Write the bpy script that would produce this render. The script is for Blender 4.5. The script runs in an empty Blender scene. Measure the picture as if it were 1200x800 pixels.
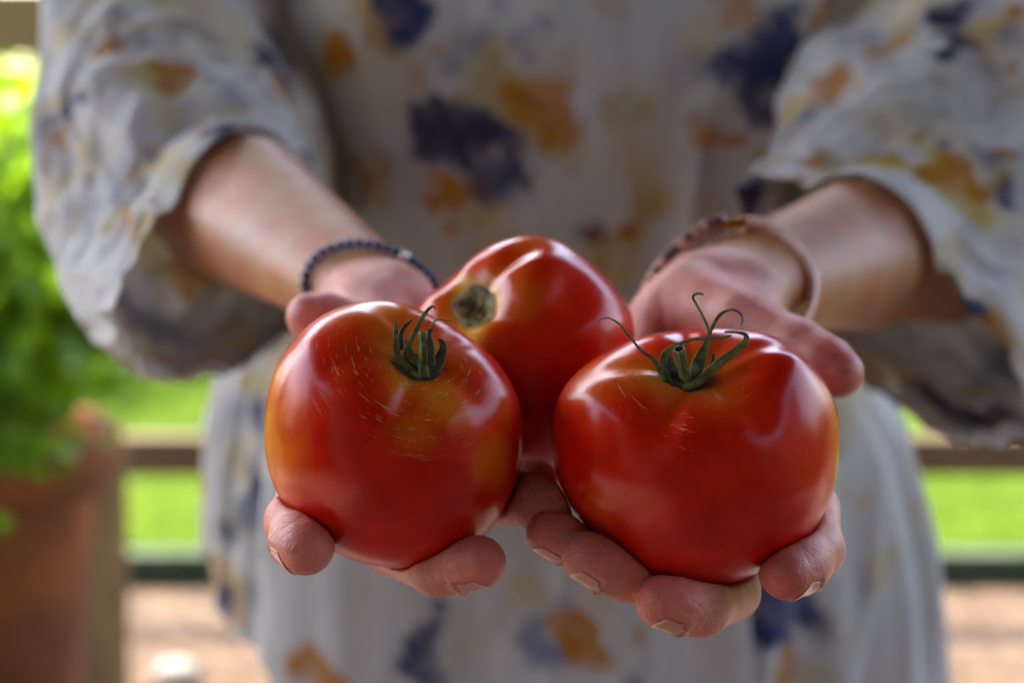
import bpy, math, random
import numpy as np
from math import radians as RAD, pi as PI
random.seed(4); rng = np.random.default_rng(4)
SC = bpy.context.scene
COL = SC.collection

# ------------------------------------------------------------------ camera
CAM = np.array((0.0, 0.0, 1.30)); PITCH = RAD(10); KPX = 1200 * 50 / 36
RGT = np.array((1.0, 0, 0)); FWD = np.array((0, math.cos(PITCH), -math.sin(PITCH))); UPV = np.array((0, math.sin(PITCH), math.cos(PITCH)))
def P(px, py, d):
    return CAM + FWD * d + RGT * ((px - 600) / KPX * d) + UPV * ((400 - py) / KPX * d)
def CV(x, y, z):            # vector: right, down, away -> world
    return RGT * x - UPV * y + FWD * z
def project(V):
    r = V - CAM; d = r @ FWD
    return 600 + (r @ RGT) / d * KPX, 400 - (r @ UPV) / d * KPX, d
cam = bpy.data.cameras.new('camera'); camo = bpy.data.objects.new('camera', cam); COL.objects.link(camo)
camo.location = CAM; camo.rotation_euler = (PI / 2 - PITCH, 0, 0)
cam.lens = 50; cam.sensor_width = 36; cam.clip_start = 0.02; cam.clip_end = 2000
cam.dof.use_dof = True; cam.dof.focus_distance = 0.467; cam.dof.aperture_fstop = 5.0
SC.camera = camo
# ------------------------------------------------------------------ light
SUN_EL, SUN_AZ = RAD(58), RAD(-38)       # azimuth from +y (behind the person) towards -x
w = bpy.data.worlds.new('World'); SC.world = w; w.use_nodes = True
nt = w.node_tree; sky = nt.nodes.new('ShaderNodeTexSky'); sky.sky_type = 'NISHITA'; sky.sun_disc = False
sky.sun_elevation = SUN_EL; sky.sun_rotation = SUN_AZ; sky.air_density = 1.0; sky.dust_density = 2.5; sky.ozone_density = 1.0
bg = nt.nodes['Background']; bg.inputs[1].default_value = 0.15; nt.links.new(sky.outputs[0], bg.inputs[0])
sun = bpy.data.lights.new('sun', 'SUN'); sun.energy = 2.0; sun.angle = RAD(0.5); sun.color = (1, .95, .86)
suno = bpy.data.objects.new('sun', sun); COL.objects.link(suno)
sd = np.array((math.sin(SUN_AZ) * math.cos(SUN_EL), math.cos(SUN_AZ) * math.cos(SUN_EL), math.sin(SUN_EL)))
from mathutils import Vector
suno.rotation_euler = Vector(sd).to_track_quat('Z', 'Y').to_euler(); suno.location = (0, 0, 5)
SC.view_settings.view_transform = 'Standard'; SC.view_settings.look = 'None'
SC.view_settings.exposure = 3.45; SC.view_settings.use_white_balance = True; SC.view_settings.white_balance_temperature = 7300; SC.view_settings.white_balance_tint = 14; SC.view_settings.gamma = 1
SC.render.engine = 'CYCLES'

# ------------------------------------------------------------------ helpers
def mesh_np(name, V, F, col=None, uv=None, smooth=True):
    V = np.asarray(V, np.float32); me = bpy.data.meshes.new(name)
    if isinstance(F, np.ndarray):
        n, k = F.shape
        me.vertices.add(len(V)); me.vertices.foreach_set('co', V.ravel())
        me.loops.add(n * k); me.loops.foreach_set('vertex_index', F.astype(np.int32).ravel())
        me.polygons.add(n); me.polygons.foreach_set('loop_start', (np.arange(n) * k).astype(np.int32))
        me.update(calc_edges=True); me.validate()
    else:
        me.from_pydata(V.tolist(), [], F); me.update()
    if smooth: me.polygons.foreach_set('use_smooth', np.ones(len(me.polygons), bool))
    if col is not None: setcol(me, 'Col', col)
    if uv is not None:
        l = me.uv_layers.new(name='UVMap'); vi = np.zeros(len(me.loops), np.int32); me.loops.foreach_get('vertex_index', vi)
        l.data.foreach_set('uv', np.asarray(uv, np.float32)[vi].ravel())
    return me
def setcol(me, name, col):
    a = me.color_attributes.new(name, 'FLOAT_COLOR', 'POINT'); c = np.ones((len(me.vertices), 4), np.float32)
    col = np.asarray(col, np.float32); c[:, :col.shape[1]] = col; a.data.foreach_set('color', c.ravel())
def obj(name, me, mat=None, parent=None, label=None, cat=None, group=None, kind=None):
    o = bpy.data.objects.new(name, me); COL.objects.link(o)
    if mat and me is not None: me.materials.clear(); me.materials.append(mat)
    if parent is not None: o.parent = parent
    if label: o['label'] = label
    if cat: o['category'] = cat
    if group: o['group'] = group
    if kind: o['kind'] = kind
    return o
def empty(name, loc, label, cat, group=None):
    o = obj(name, None, None, None, label, cat, group); o.location = loc; o.empty_display_size = .05; return o
def localise(me, loc):      # shift mesh data so that its object origin sits at loc
    n = len(me.vertices); a = np.zeros(n * 3, np.float32); me.vertices.foreach_get('co', a)
    a = a.reshape(-1, 3) - np.asarray(loc, np.float32); me.vertices.foreach_set('co', a.ravel()); me.update()
class NZ:                   # smooth pseudo noise from random sines
    def __init__(s, seed, scale, n=14):
        r = np.random.default_rng(seed); s.k = r.normal(size=(n, 3)) * scale; s.p = r.uniform(0, 6.28, n); s.n = n
    def __call__(s, V): return np.sin(np.asarray(V) @ s.k.T + s.p).sum(1) / math.sqrt(s.n / 2) / 1.6
def sstep(a, b, x): t = np.clip((x - a) / (b - a), 0, 1); return t * t * (3 - 2 * t)
def grid_faces(nu, nv, closed_u=True):   # vertices index = j*nu+i ; i around, j along
    i = np.arange(nu if closed_u else nu - 1); j = np.arange(nv - 1); I, J = np.meshgrid(i, j); I = I.ravel(); J = J.ravel(); I2 = (I + 1) % nu
    return np.stack([J * nu + I, J * nu + I2, (J + 1) * nu + I2, (J + 1) * nu + I], 1)
def catmull(pts, n):
    pts = np.asarray(pts, float); m = len(pts); t = np.linspace(0, m - 1, n); i = np.clip(t.astype(int), 0, m - 2); f = (t - i)[:, None]
    p0 = pts[np.maximum(i - 1, 0)]; p1 = pts[i]; p2 = pts[i + 1]; p3 = pts[np.minimum(i + 2, m - 1)]
    return .5 * (2 * p1 + (p2 - p0) * f + (2 * p0 - 5 * p1 + 4 * p2 - p3) * f ** 2 + (3 * p1 - p0 - 3 * p2 + p3) * f ** 3)
def sweep(pts, wid, thk, nrm, n=24, ns=10, keel=.0):
    C = catmull(pts, n); W = np.interp(np.linspace(0, 1, n), np.linspace(0, 1, len(wid)), wid); Tk = np.interp(np.linspace(0, 1, n), np.linspace(0, 1, len(thk)), thk)
    T = np.gradient(C, axis=0); T /= np.linalg.norm(T, axis=1, keepdims=True) + 1e-12
    N = np.broadcast_to(np.asarray(nrm, float), C.shape) if np.ndim(nrm) == 1 else catmull(nrm, n)
    B = np.cross(T, N); B /= np.linalg.norm(B, axis=1, keepdims=True) + 1e-9; N = np.cross(B, T)
    a = np.linspace(0, 2 * PI, ns, endpoint=False)
    sx = np.cos(a); sy = np.sin(a) + keel * np.cos(2 * a)
    V = C[:, None] + B[:, None] * (sx[None, :, None] * W[:, None, None]) + N[:, None] * (sy[None, :, None] * Tk[:, None, None])
    V = V.reshape(-1, 3); F = [tuple(f) for f in grid_faces(ns, n).tolist()]
    F.append(tuple(range(ns))[::-1]); F.append(tuple((n - 1) * ns + k for k in range(ns)))
    return V, F
def merge(parts):
    V = []; F = []; o = 0
    for v, f in parts:
        V.append(np.asarray(v, float)); F += [tuple(int(i) + o for i in q) for q in f]; o += len(v)
    return np.concatenate(V), F
def box(c, s, rz=0):
    c = np.asarray(c, float); s = np.asarray(s, float) / 2
    v = np.array([(x, y, z) for x in (-1, 1) for y in (-1, 1) for z in (-1, 1)], float) * s
    cr, sr = math.cos(rz), math.sin(rz); v = np.stack([v[:, 0] * cr - v[:, 1] * sr, v[:, 0] * sr + v[:, 1] * cr, v[:, 2]], 1) + c
    return v, [(0, 1, 3, 2), (4, 6, 7, 5), (0, 4, 5, 1), (2, 3, 7, 6), (0, 2, 6, 4), (1, 5, 7, 3)]
def ball(c, r, nu=14, nv=9):
    th = np.linspace(0, PI, nv); ph = np.linspace(0, 2 * PI, nu, endpoint=False)
    r = np.broadcast_to(np.asarray(r, float), (3,))
    V = np.stack([np.outer(np.sin(th), np.cos(ph)) * r[0], np.outer(np.sin(th), np.sin(ph)) * r[1], np.outer(np.cos(th), np.ones(nu)) * r[2]], -1).reshape(-1, 3) + np.asarray(c)
    return V, [tuple(q[::-1]) for q in grid_faces(nu, nv).tolist()]

# materials
def mat(name, rough=.6, base=(.5, .5, .5), vcol=None):
    m = bpy.data.materials.new(name); m.use_nodes = True; b = m.node_tree.nodes['Principled BSDF']
    b.inputs['Base Color'].default_value = (*base, 1); b.inputs['Roughness'].default_value = rough
    return m, m.node_tree, b
def N(nt, t, **kw):
    n = nt.nodes.new('ShaderNode' + t)
    for k, v in kw.items():
        if k.startswith('i_'):
            key = k[2:]; key = int(key) if key.isdigit() else key.replace('_', ' ')
            n.inputs[key].default_value = v
        else: setattr(n, k, v)
    return n
def noise(nt, scale, detail=4, rough=.55, vec=None, dist=0):
    n = N(nt, 'TexNoise'); n.inputs['Scale'].default_value = scale; n.inputs['Detail'].default_value = detail; n.inputs['Roughness'].default_value = rough; n.inputs['Distortion'].default_value = dist
    if vec is not None: nt.links.new(vec, n.inputs['Vector'])
    return n
def ramp(nt, src, stops):
    r = N(nt, 'ValToRGB'); e = r.color_ramp.elements
    while len(e) < len(stops): e.new(.5)
    for k, (p, c) in enumerate(stops): e[k].position = p; e[k].color = c if len(c) == 4 else (*c, 1)
    nt.links.new(src, r.inputs[0]); return r
def mixc(nt, fac, a, b, mode='MIX'):
    m = N(nt, 'Mix', data_type='RGBA', blend_type=mode)
    for s, v in ((0, fac), (6, a), (7, b)):
        if isinstance(v, (int, float)): m.inputs[s].default_value = v
        elif isinstance(v, tuple): m.inputs[s].default_value = (*v, 1)
        else: nt.links.new(v, m.inputs[s])
    return m.outputs[2]
def bump(nt, b, src, strength, dist):
    n = N(nt, 'Bump'); n.inputs['Strength'].default_value = strength; n.inputs['Distance'].default_value = dist
    nt.links.new(src, n.inputs['Height']); nt.links.new(n.outputs[0], b.inputs['Normal']); return n
def noisy_mat(name, c1, c2, scale, rough=.7, bumpd=.002, detail=6, stretch=None, c3=None):
    m, t, b = mat(name, rough); tc = N(t, 'TexCoord'); vec = tc.outputs['Object']
    if stretch:
        mp = N(t, 'Mapping'); mp.inputs['Scale'].default_value = stretch; t.links.new(vec, mp.inputs[0]); vec = mp.outputs[0]
    n = noise(t, scale, detail, .6, vec)
    st = [(.3, c1), (.7, c2)] if c3 is None else [(.28, c1), (.52, c2), (.75, c3)]
    r = ramp(t, n.outputs[0], st); t.links.new(r.outputs[0], b.inputs['Base Color']); bump(t, b, n.outputs[0], .6, bumpd); return m

# ------------------------------------------------------------------ SETTING
def ground():
    m, t, b = mat('lawn_grass', .9); b.inputs['Specular IOR Level'].default_value = .08; tc = N(t, 'TexCoord'); n = noise(t, 3, 8, .7, tc.outputs['Object']); n2 = noise(t, 140, 3, .6, tc.outputs['Object'])
    r = ramp(t, n.outputs[0], [(.3, (.036, .082, .002)), (.7, (.078, .138, .003))]); r2 = ramp(t, n2.outputs[0], [(.35, (.55, .55, .55)), (.65, (1, 1, 1))])
    t.links.new(mixc(t, 1.0, r.outputs[0], r2.outputs[0], 'MULTIPLY'), b.inputs['Base Color']); bump(t, b, n2.outputs[0], 1, .01)
    S = 700; V = np.array([(-S, -S, 0), (S, -S, 0), (S, S, 0), (-S, S, 0)], float)
    obj('ground', mesh_np('ground', V, [(0, 1, 2, 3)], smooth=False), m, kind='structure')
    # grass blades near the fence
    n = 26000; x = rng.uniform(-4.5, 4.5, n); y = rng.uniform(3.72, 9, n); h = rng.uniform(.02, .045, n); a = rng.uniform(0, 6.28, n); w_ = .0022; ln = rng.normal(0, .014, (n, 2))
    A = np.stack([x - np.cos(a) * w_, y - np.sin(a) * w_, np.zeros(n)], 1); B = np.stack([x + np.cos(a) * w_, y + np.sin(a) * w_, np.zeros(n)], 1); T = np.stack([x + ln[:, 0], y + ln[:, 1], h], 1)
    V = np.stack([A, B, T], 1).reshape(-1, 3); F = np.arange(3 * n).reshape(-1, 3)
    obj('grass', mesh_np('grass', V, F, smooth=False), noisy_mat('grass_blades', (.036, .082, .002), (.08, .145, .004), 2, .8, 0), None, 'short sunlit lawn grass beyond the timber rails', 'grass', kind='stuff')
    # gravel / bark path
    m = noisy_mat('bark_path', (.026, .015, .008), (.075, .046, .026), 26, .95, .012, 8, None, (.11, .074, .045))
    V = np.array([(-6, 2.3, .004), (7, 2.3, .004), (7, 3.6, .004), (-6, 3.6, .004)], float)
    obj('path', mesh_np('path', V, [(0, 1, 2, 3)], smooth=False), m, kind='structure')
    parts = []; cols = []
    n = 5200; base = np.array([(-1, -1, 0), (1, -1, 0), (1, 1, 0), (-1, 1, 0), (-.6, -.5, 1), (.7, -.6, 1), (.6, .6, 1), (-.5, .7, 1)], float)
    fq = np.array([(0, 1, 5, 4), (1, 2, 6, 5), (2, 3, 7, 6), (3, 0, 4, 7), (4, 5, 6, 7)])
    c = np.stack([rng.uniform(-3.4, 3.4, n), rng.uniform(2.35, 3.58, n), np.full(n, .003)], 1); s = rng.uniform(.005, .017, (n, 3)) * (1.5, .8, .6); a = rng.uniform(0, 6.28, n)
    L = base[None] * s[:, None] + rng.normal(0, .0012, (n, 8, 3)); X = L[..., 0] * np.cos(a)[:, None] - L[..., 1] * np.sin(a)[:, None]; Y = L[..., 0] * np.sin(a)[:, None] + L[..., 1] * np.cos(a)[:, None]
    V = (np.stack([X, Y, L[..., 2]], -1) + c[:, None]).reshape(-1, 3); F = (fq[None] + (np.arange(n) * 8)[:, None, None]).reshape(-1, 4)
    pal = np.array([(.09, .055, .03), (.055, .032, .018), (.13, .09, .052), (.028, .016, .009), (.08, .05, .03)]); cc = np.repeat(pal[rng.integers(0, 5, n)] * rng.uniform(.8, 1.15, (n, 1)), 8, 0)
    m, t, b = mat('bark_chips', .9); at = N(t, 'Attribute', attribute_name='Col'); t.links.new(at.outputs[0], b.inputs['Base Color'])
    obj('bark_chips', mesh_np('bark_chips', V, F, cc, smooth=False), m, None, 'loose tan bark chips and gravel strewn over the path', 'bark', kind='stuff')
    # paving under the verandah
    m = noisy_mat('paving_stone', (.05, .038, .03), (.085, .068, .056), 9, .85, .003)
    V = np.array([(-4, -1.9, .006), (4, -1.9, .006), (4, 2.3, .006), (-4, 2.3, .006)], float)
    pv = obj('paving', mesh_np('paving', V, [(0, 1, 2, 3)], smooth=False), noisy_mat('paving_joint', (.12, .1, .08), (.18, .15, .12), 20, .95), kind='structure')
    me = None
    for i in range(10):
        for j in range(6):
            if me is None:
                v, f = box((0, 0, .012), (.385, .335, .024)); me = mesh_np('paver', v, f, smooth=False); me.materials.append(m)
            o = bpy.data.objects.new('paver', me); COL.objects.link(o); o.parent = pv; o.location = (-1.8 + i * .4, .25 + j * .35 + random.uniform(-.003, .003), .006); o.rotation_euler.z = random.uniform(-.01, .01)
ground()

wood = noisy_mat('weathered_timber', (.05, .028, .01), (.13, .075, .03), 14, .8, .002, 6, (1, 12, 12))
wood_y = noisy_mat('honey_timber', (.12, .08, .02), (.2, .14, .04), 10, .8, .002, 6, (1, 12, 12))
pale = noisy_mat('bleached_timber', (.12, .07, .026), (.38, .26, .11), 5, .85, .004, 7, (9, 9, 1))
def fence():
    root = empty('timber_fence', (0, 3.5, 0), 'brown timber post and rail fence standing between bark path and lawn', 'fence')
    def part(nm, c, s, m):
        v, f = box(c, s); me = mesh_np(nm, v, f, smooth=False); localise(me, (0, 3.5, 0)); o = obj(nm, me, m, root); bv = o.modifiers.new('b', 'BEVEL'); bv.width = .006; bv.segments = 2; return o
    part('rail', (0, 3.46, P(600, 534, 3.55)[2]), (9, .05, .10), wood)
    part('rail', (0, 3.46, P(600, 28, 3.4)[2]), (9, .05, .15), wood_y)
    for x in (-3.6, -1.95, .15, 2.1, 3.9): part('post', (x, 3.55, .76), (.1, .1, 1.52), wood)
fence()
v, f = box((0, 3.64, .045), (9, .06, .09)); e = mesh_np('lawn_edge_strip', v, f, smooth=False)
obj('lawn_edge_strip', e, noisy_mat('dark_green_strip', (.012, .025, .012), (.03, .055, .025), 12, .9), None, 'dark green strip lying between lawn and bark path', 'edging')  # raised dark green strip along the lawn edge

def lathe(prof, n=64, cap=True):
    a = np.linspace(0, 2 * PI, n, endpoint=False); V = np.array([(r * math.cos(t), r * math.sin(t), z) for r, z in prof for t in a])
    F = [tuple(q) for q in grid_faces(n, len(prof)).tolist()]
    if cap: F.append(tuple(range(n))[::-1])
    return V, F
def leaves(centres, size, seed, aspect=.45, up=.3):
    r = np.random.default_rng(seed); n = len(centres); d = r.normal(size=(n, 3)); d[:, 2] += up; d /= np.linalg.norm(d, axis=1, keepdims=True)
    s = np.cross(d, r.normal(size=(n, 3))); s /= np.linalg.norm(s, axis=1, keepdims=True); nn = np.cross(d, s); L = size * r.uniform(.6, 1.25, (n, 1)); W = L * aspect
    c = np.asarray(centres)
    V = np.stack([c, c + d * L * .5 + s * W + nn * L * .12, c + d * L, c + d * L * .5 - s * W + nn * L * .12], 1).reshape(-1, 3)
    F = np.arange(4 * n).reshape(-1, 4); F = np.concatenate([F[:, [0, 1, 2]], F[:, [0, 2, 3]]]); return V, F
def leaf_mat(name, c1, c2, tr=.45):
    m, t, b = mat(name, .5); g = N(t, 'NewGeometry'); r = ramp(t, g.outputs['Random Per Island'], [(0, c1), (1, c2)])
    t.links.new(r.outputs[0], b.inputs['Base Color']); tl = N(t, 'BsdfTranslucent'); mx = N(t, 'MixShader'); mx.inputs[0].default_value = tr
    t.links.new(mixc(t, .5, r.outputs[0], (.24, .42, .015)), tl.inputs[0]); t.links.new(b.outputs[0], mx.inputs[1]); t.links.new(tl.outputs[0], mx.inputs[2]); t.links.new(mx.outputs[0], t.nodes['Material Output'].inputs[0]); return m
LG = leaf_mat('bright_leaves', (.06, .17, .005), (.20, .36, .012), .6); LD = leaf_mat('garden_leaves', (.012, .045, .005), (.05, .12, .012))
bark = noisy_mat('tree_bark', (.08, .06, .04), (.2, .15, .1), 20, .9, .01, 6, (4, 4, 1))
def cloud(n, c, r, seed, clumps=26):
    g = np.random.default_rng(seed); cc = g.normal(size=(clumps, 3)); cc /= np.linalg.norm(cc, axis=1, keepdims=True); cc *= g.uniform(.35, 1, (clumps, 1)); q = cc[g.integers(0, clumps, n)] + g.normal(0, .17, (n, 3))
    return q * np.asarray(r) + np.asarray(c)
def pot():
    c = P(-62, 530, 2.6); z = c[2] + .03; root = empty('plant_pot', (c[0], c[1], 0), 'large terracotta pot with thick rolled rim holding a bushy green plant', 'pot')
    terra = noisy_mat('terracotta', (.05, .012, .0015), (.15, .038, .004), 5, 1.0, .002, 6, None, (.25, .07, .010))
    H = z
    prof = [(.17, .0), (.19, .02), (.235, H * .5), (.262, H - .10), (.265, H - .085), (.30, H - .08), (.312, H - .06), (.312, H - .015), (.30, H), (.275, H), (.262, H - .03), (.25, H - .08)]
    v, f = lathe(prof); obj('body', mesh_np('pot_body', v, f), terra, root)
    v, f = lathe([(.001, H - .05), (.12, H - .045), (.255, H - .055)], 40, False); obj('soil', mesh_np('soil', v, f), noisy_mat('potting_soil', (.02, .013, .008), (.06, .04, .025), 60, 1, .01), root)
    pr = empty('potted_plant', (c[0], c[1], H - .05), 'bushy bright green plant growing in the big terracotta pot', 'plant')
    st = []
    for k in range(14):
        a = k * 2.4; r = .22 * random.uniform(.3, 1)
        st.append(sweep([(0.05 * math.cos(a), .05 * math.sin(a), 0), (.5 * r * math.cos(a), .5 * r * math.sin(a), .25), (r * math.cos(a), r * math.sin(a), .5 + .1 * random.random())], [.006, .002], [.006, .002], (.3, .2, .9), 10, 6))
    v, f = merge(st); obj('stem', mesh_np('stems', v, f), LD, pr)
    v, f = leaves(cloud(5200, (.06, 0, .35), (.38, .34, .33), 3, 40), .05, 5); obj('foliage', mesh_np('pot_foliage', v, f, smooth=False), LG, pr, kind='stuff')
pot()
# bleached post beside the pot
p = P(110, 650, 2.98); V, F = box((0, 0, .30), (.10, .10, .60)); me = mesh_np('post_stub', V, F, smooth=False)
o = obj('timber_post', me, pale, None, 'pale bleached timber post stub standing right behind the terracotta pot', 'post'); o.location = (p[0], p[1], 0); o.rotation_euler = (0, RAD(2), .5)
b_ = o.modifiers.new('b', 'BEVEL'); b_.width = .008; b_.segments = 2
v, f = ball((0, 0, 0), (.055, .045, .03), 20, 12); v = v + NZ(3, 40)(v)[:, None] * .004
o = obj('stone', mesh_np('stone', v, f), noisy_mat('white_stone', (.15, .14, .13), (.25, .235, .21), 20, .8, .002), None, 'smooth whitish stone lying on the bark path left of the person', 'stone'); o.location = P(205, 745, 3.15) * (1, 1, 0) + (0, 0, .025)

def shrub(x, y, h, r, seed, mt, label, n=3800, cat='shrub'):
    root = empty('garden_shrub', (x, y, 0), label, cat, 'shrubs behind the lawn'); st = []
    for k in range(7):
        a = k * .9 + seed; st.append(sweep([(.03 * math.cos(a), .03 * math.sin(a), 0), (r * .3 * math.cos(a), r * .3 * math.sin(a), h * .4), (r * .6 * math.cos(a), r * .6 * math.sin(a), h * .75)], [.02, .006], [.02, .006], (.3, .2, .9), 8, 6))
    v, f = merge(st); obj('branch', mesh_np('branches', v, f), bark, root)
    v, f = leaves(cloud(n, (0, 0, h * .55), (r, r, h * .5), seed, 34), .11, seed); obj('foliage', mesh_np('shrub_foliage', v, f, smooth=False), mt, root, kind='stuff')
for k, (x, y, h, r, mt, lb) in enumerate([(-2.9, 6.4, 1.9, .9, LG, 'bright green leafy shrub behind the pot at the far left'), (-1.9, 7.6, 1.3, .8, LG, 'low lime green shrub between the left sleeve and the pot plant'),
        (-4.3, 8.2, 2.6, 1.2, LD, 'tall darker green shrub beyond the lawn at the left edge'), (-.4, 8.6, 2.2, 1.2, LD, 'broad dark green shrub standing behind the person'),
        (1.8, 9.3, 2.0, 1.2, LG, 'rounded bright green shrub behind the right side of the lawn'), (4.2, 9.8, 2.4, 1.3, LD, 'dark leafy shrub beyond the lawn at the far right')]):
    shrub(x, y, h, r, 20 + k, mt, lb)
for k, (x, y, h, r, lb) in enumerate([(-3.9, -.1, 1.9, .8, 'dark leafy shrub added out of view on the left to darken reflections, nearest the house'), (-3.8, 1.2, 1.5, .75, 'dark leafy shrub added out of view on the left to darken reflections, middle one'), (-4.3, 2.7, 2.1, .8, 'tall dark shrub added out of view at the left end of the bark path to darken reflections'),
        (3.8, -.1, 2.0, .8, 'dark leafy shrub added out of view on the right to darken reflections, nearest the house'), (3.9, 1.2, 1.6, .75, 'dark leafy shrub added out of view on the right to darken reflections, middle one'), (4.4, 2.6, 1.9, .8, 'tall dark shrub added out of view at the right end of the bark path to darken reflections')]):
    shrub(x, y, h, r, 50 + k, LD, lb, 2200)  # unseen shrubs added at both sides to cut low light in the reflections
def tree(x, y, h, r, seed, label):
    root = empty('garden_tree', (x, y, 0), label, 'tree', 'trees at the end of the garden'); T = sweep([(0, 0, -.1), (.1, .05, h * .3), (-.05, .1, h * .7)], [.2, .14, .06], [.2, .14, .06], (1, 0, 0.01), 12, 10)
    L = [T]
    for k in range(7):
        a = k * 2.4; L.append(sweep([(.05, .05, h * (.3 + .04 * k)), (r * .4 * math.cos(a), r * .4 * math.sin(a), h * (.5 + .03 * k)), (r * .8 * math.cos(a), r * .8 * math.sin(a), h * (.62 + .03 * k))], [.07, .02], [.07, .02], (.2, .1, 1), 8, 6))
    v, f = merge(L); obj('trunk', mesh_np('trunk', v, f), bark, root)
    v, f = leaves(cloud(6000, (0, 0, h * .68), (r, r, h * .34), seed, 40), .2, seed); obj('crown', mesh_np('crown', v, f, smooth=False), LD, root, kind='stuff')
tree(-9, 15, 6.5, 2.6, 41, 'spreading green tree far behind the left of the lawn'); tree(1.5, 19, 7, 3, 42, 'tall leafy tree far behind the person'); tree(11, 17, 6, 2.6, 43, 'leafy tree far behind the right of the lawn')

def verandah():
    # wall of the house behind the camera and the roof that shades the person
    wallm = noisy_mat('house_render', (.07, .05, .04), (.11, .085, .065), 6, .9, .003)
    v, f = merge([box((0, -2.0, 1.45), (6.2, .2, 2.9)), box((-3.0, -1.05, 1.45), (.2, 1.7, 2.9)), box((3.0, -1.05, 1.45), (.2, 1.7, 2.9))]); obj('house_wall_and_blockers', mesh_np('house_wall_and_blockers', v, f, smooth=False), wallm, kind='structure')  # both side walls are added out of view to narrow the tomato highlights
    root = empty('verandah_roof', (0, .3, 0), 'timber verandah roof on posts shading the person', 'roof')
    v, f = box((0, .25, 2.64), (4.0, 4.5, .06)); me = mesh_np('roof_sheet', v, f, smooth=False); localise(me, (0, .3, 0)); obj('roof_sheet', me, noisy_mat('roof_paint', (.2, .15, .1), (.27, .2, .14), 5, .8), root)
    for k in range(9):
        v, f = box((-1.8 + .45 * k, .2, 2.55), (.05, 4.3, .12)); me = mesh_np('rafter', v, f, smooth=False); localise(me, (0, .3, 0)); obj('rafter', me, wood, root)
    for x in (-1.92, 1.92):
        v, f = box((x, 2.3, 1.25), (.11, .11, 2.48)); me = mesh_np('post', v, f, smooth=False); localise(me, (0, .3, 0)); obj('post', me, wood, root)
verandah()

# ------------------------------------------------------------------ TOMATOES
class Tomato:
    def __init__(s, centre, d, sil, stem, rz, cav, tau, lobes, bumps):
        s.c = P(*centre, d); s.d = d; s.cx, s.cy = centre; s.k = d / KPX
        q = np.asarray(sil, float) - centre; ang = np.arctan2(-q[:, 1], q[:, 0]); rad = np.hypot(q[:, 0], q[:, 1]) * s.k
        o = np.argsort(ang); ang = ang[o]; rad = rad[o]
        A = np.concatenate([ang - 2 * PI, ang, ang + 2 * PI]); R = np.tile(rad, 3)
        g = np.linspace(-PI, PI, 721); rr = np.interp(g, A, R)
        for _ in range(3): rr2 = np.convolve(np.concatenate([rr[-25:-1], rr, rr[1:25]]), np.ones(17) / 17, 'same')[24:-24]; rr = rr2
        s.g = g; s.rr = rr; s.rz = rz; s.cav = cav; s.tau = tau; s.lobes = lobes
        a = np.array([(stem[0] - s.cx), -(stem[1] - s.cy), stem[2]], float); s.ax = a / np.linalg.norm(a)
        e = np.cross(s.ax, (0, 1, 0.3)); s.e1 = e / np.linalg.norm(e); s.e2 = np.cross(s.ax, s.e1)
        s.b = []
        for bx, by, amp, sig in bumps:
            u = np.array([(bx - s.cx), -(by - s.cy)]) * s.k / rr.mean(); n = np.hypot(*u)
            if n > .98: u = u / n * .98; n = .98
            s.b.append((np.array([u[0], u[1], math.sqrt(1 - n * n)]), amp, sig))
    def rad(s, D):
        D = np.asarray(D); psi = np.arctan2(D[:, 1], D[:, 0]); w2 = D[:, 0] ** 2 + D[:, 1] ** 2
        S = np.interp(psi, s.g, s.rr); w_ = sstep(0, 1, np.sqrt(w2)) * .5 + w2 * .5
        r = S * w_ + s.rz * (1 - w_)
        ct = np.clip(D @ s.ax, -1, 1); t = np.arccos(ct); ph = np.arctan2(D @ s.e2, D @ s.e1)
        r = r * (1 - s.cav * np.exp(-(t / s.tau) ** 2))
        for n, amp, p0, tc, tw in s.lobes:
            r = r * (1 - amp * np.exp(-((t - tc) / tw) ** 2) * (np.abs(np.cos((ph * n + p0) / 2)) ** 6 if n > 0 else 0))
        for u, amp, sig in s.b:
            r = r * (1 + amp * np.exp(-(1 - np.clip(D @ u, -1, 1)) * 2 / sig ** 2))
        s.t, s.ph = t, ph
        # blossom end dimple
        r = r * (1 - .05 * np.exp(-((PI - t) / .25) ** 2)); return r
    def toW(s, L): return s.c + L[:, :1] * RGT + L[:, 1:2] * UPV - L[:, 2:] * FWD
    def toL(s, W): q = np.asarray(W) - s.c; return np.stack([q @ RGT, q @ UPV, -(q @ FWD)], 1)
    def sdf(s, W):
        L = s.toL(W); n = np.linalg.norm(L, axis=1) + 1e-9; return n - s.rad(L / n[:, None])
    def surf_depth(s, px, py):
        ds = np.linspace(s.d - .07, s.d + .06, 520); W = CAM + np.outer(ds, FWD + RGT * (px - 600) / KPX + UPV * (400 - py) / KPX)
        q = s.sdf(W); i = np.where(q < 0)[0]; return ds[i[0]] if len(i) else None
    def mesh(s, nu=420, nv=300):
        th = np.linspace(0, PI, nv); th = th - .28 * np.sin(2 * th) * .5; ph = np.linspace(0, 2 * PI, nu, endpoint=False)
        T, Ph = np.meshgrid(th, ph, indexing='ij'); T = T.ravel(); Ph = Ph.ravel()
        D = np.cos(T)[:, None] * s.ax + np.sin(T)[:, None] * (np.cos(Ph)[:, None] * s.e1 + np.sin(Ph)[:, None] * s.e2)
        r = s.rad(D); nz = NZ(7, 2.6); r = r * (1 + .004 * nz(D * 2.0)); L = D * r[:, None]
        return L, D, T, Ph, grid_faces(nu, nv)
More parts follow.
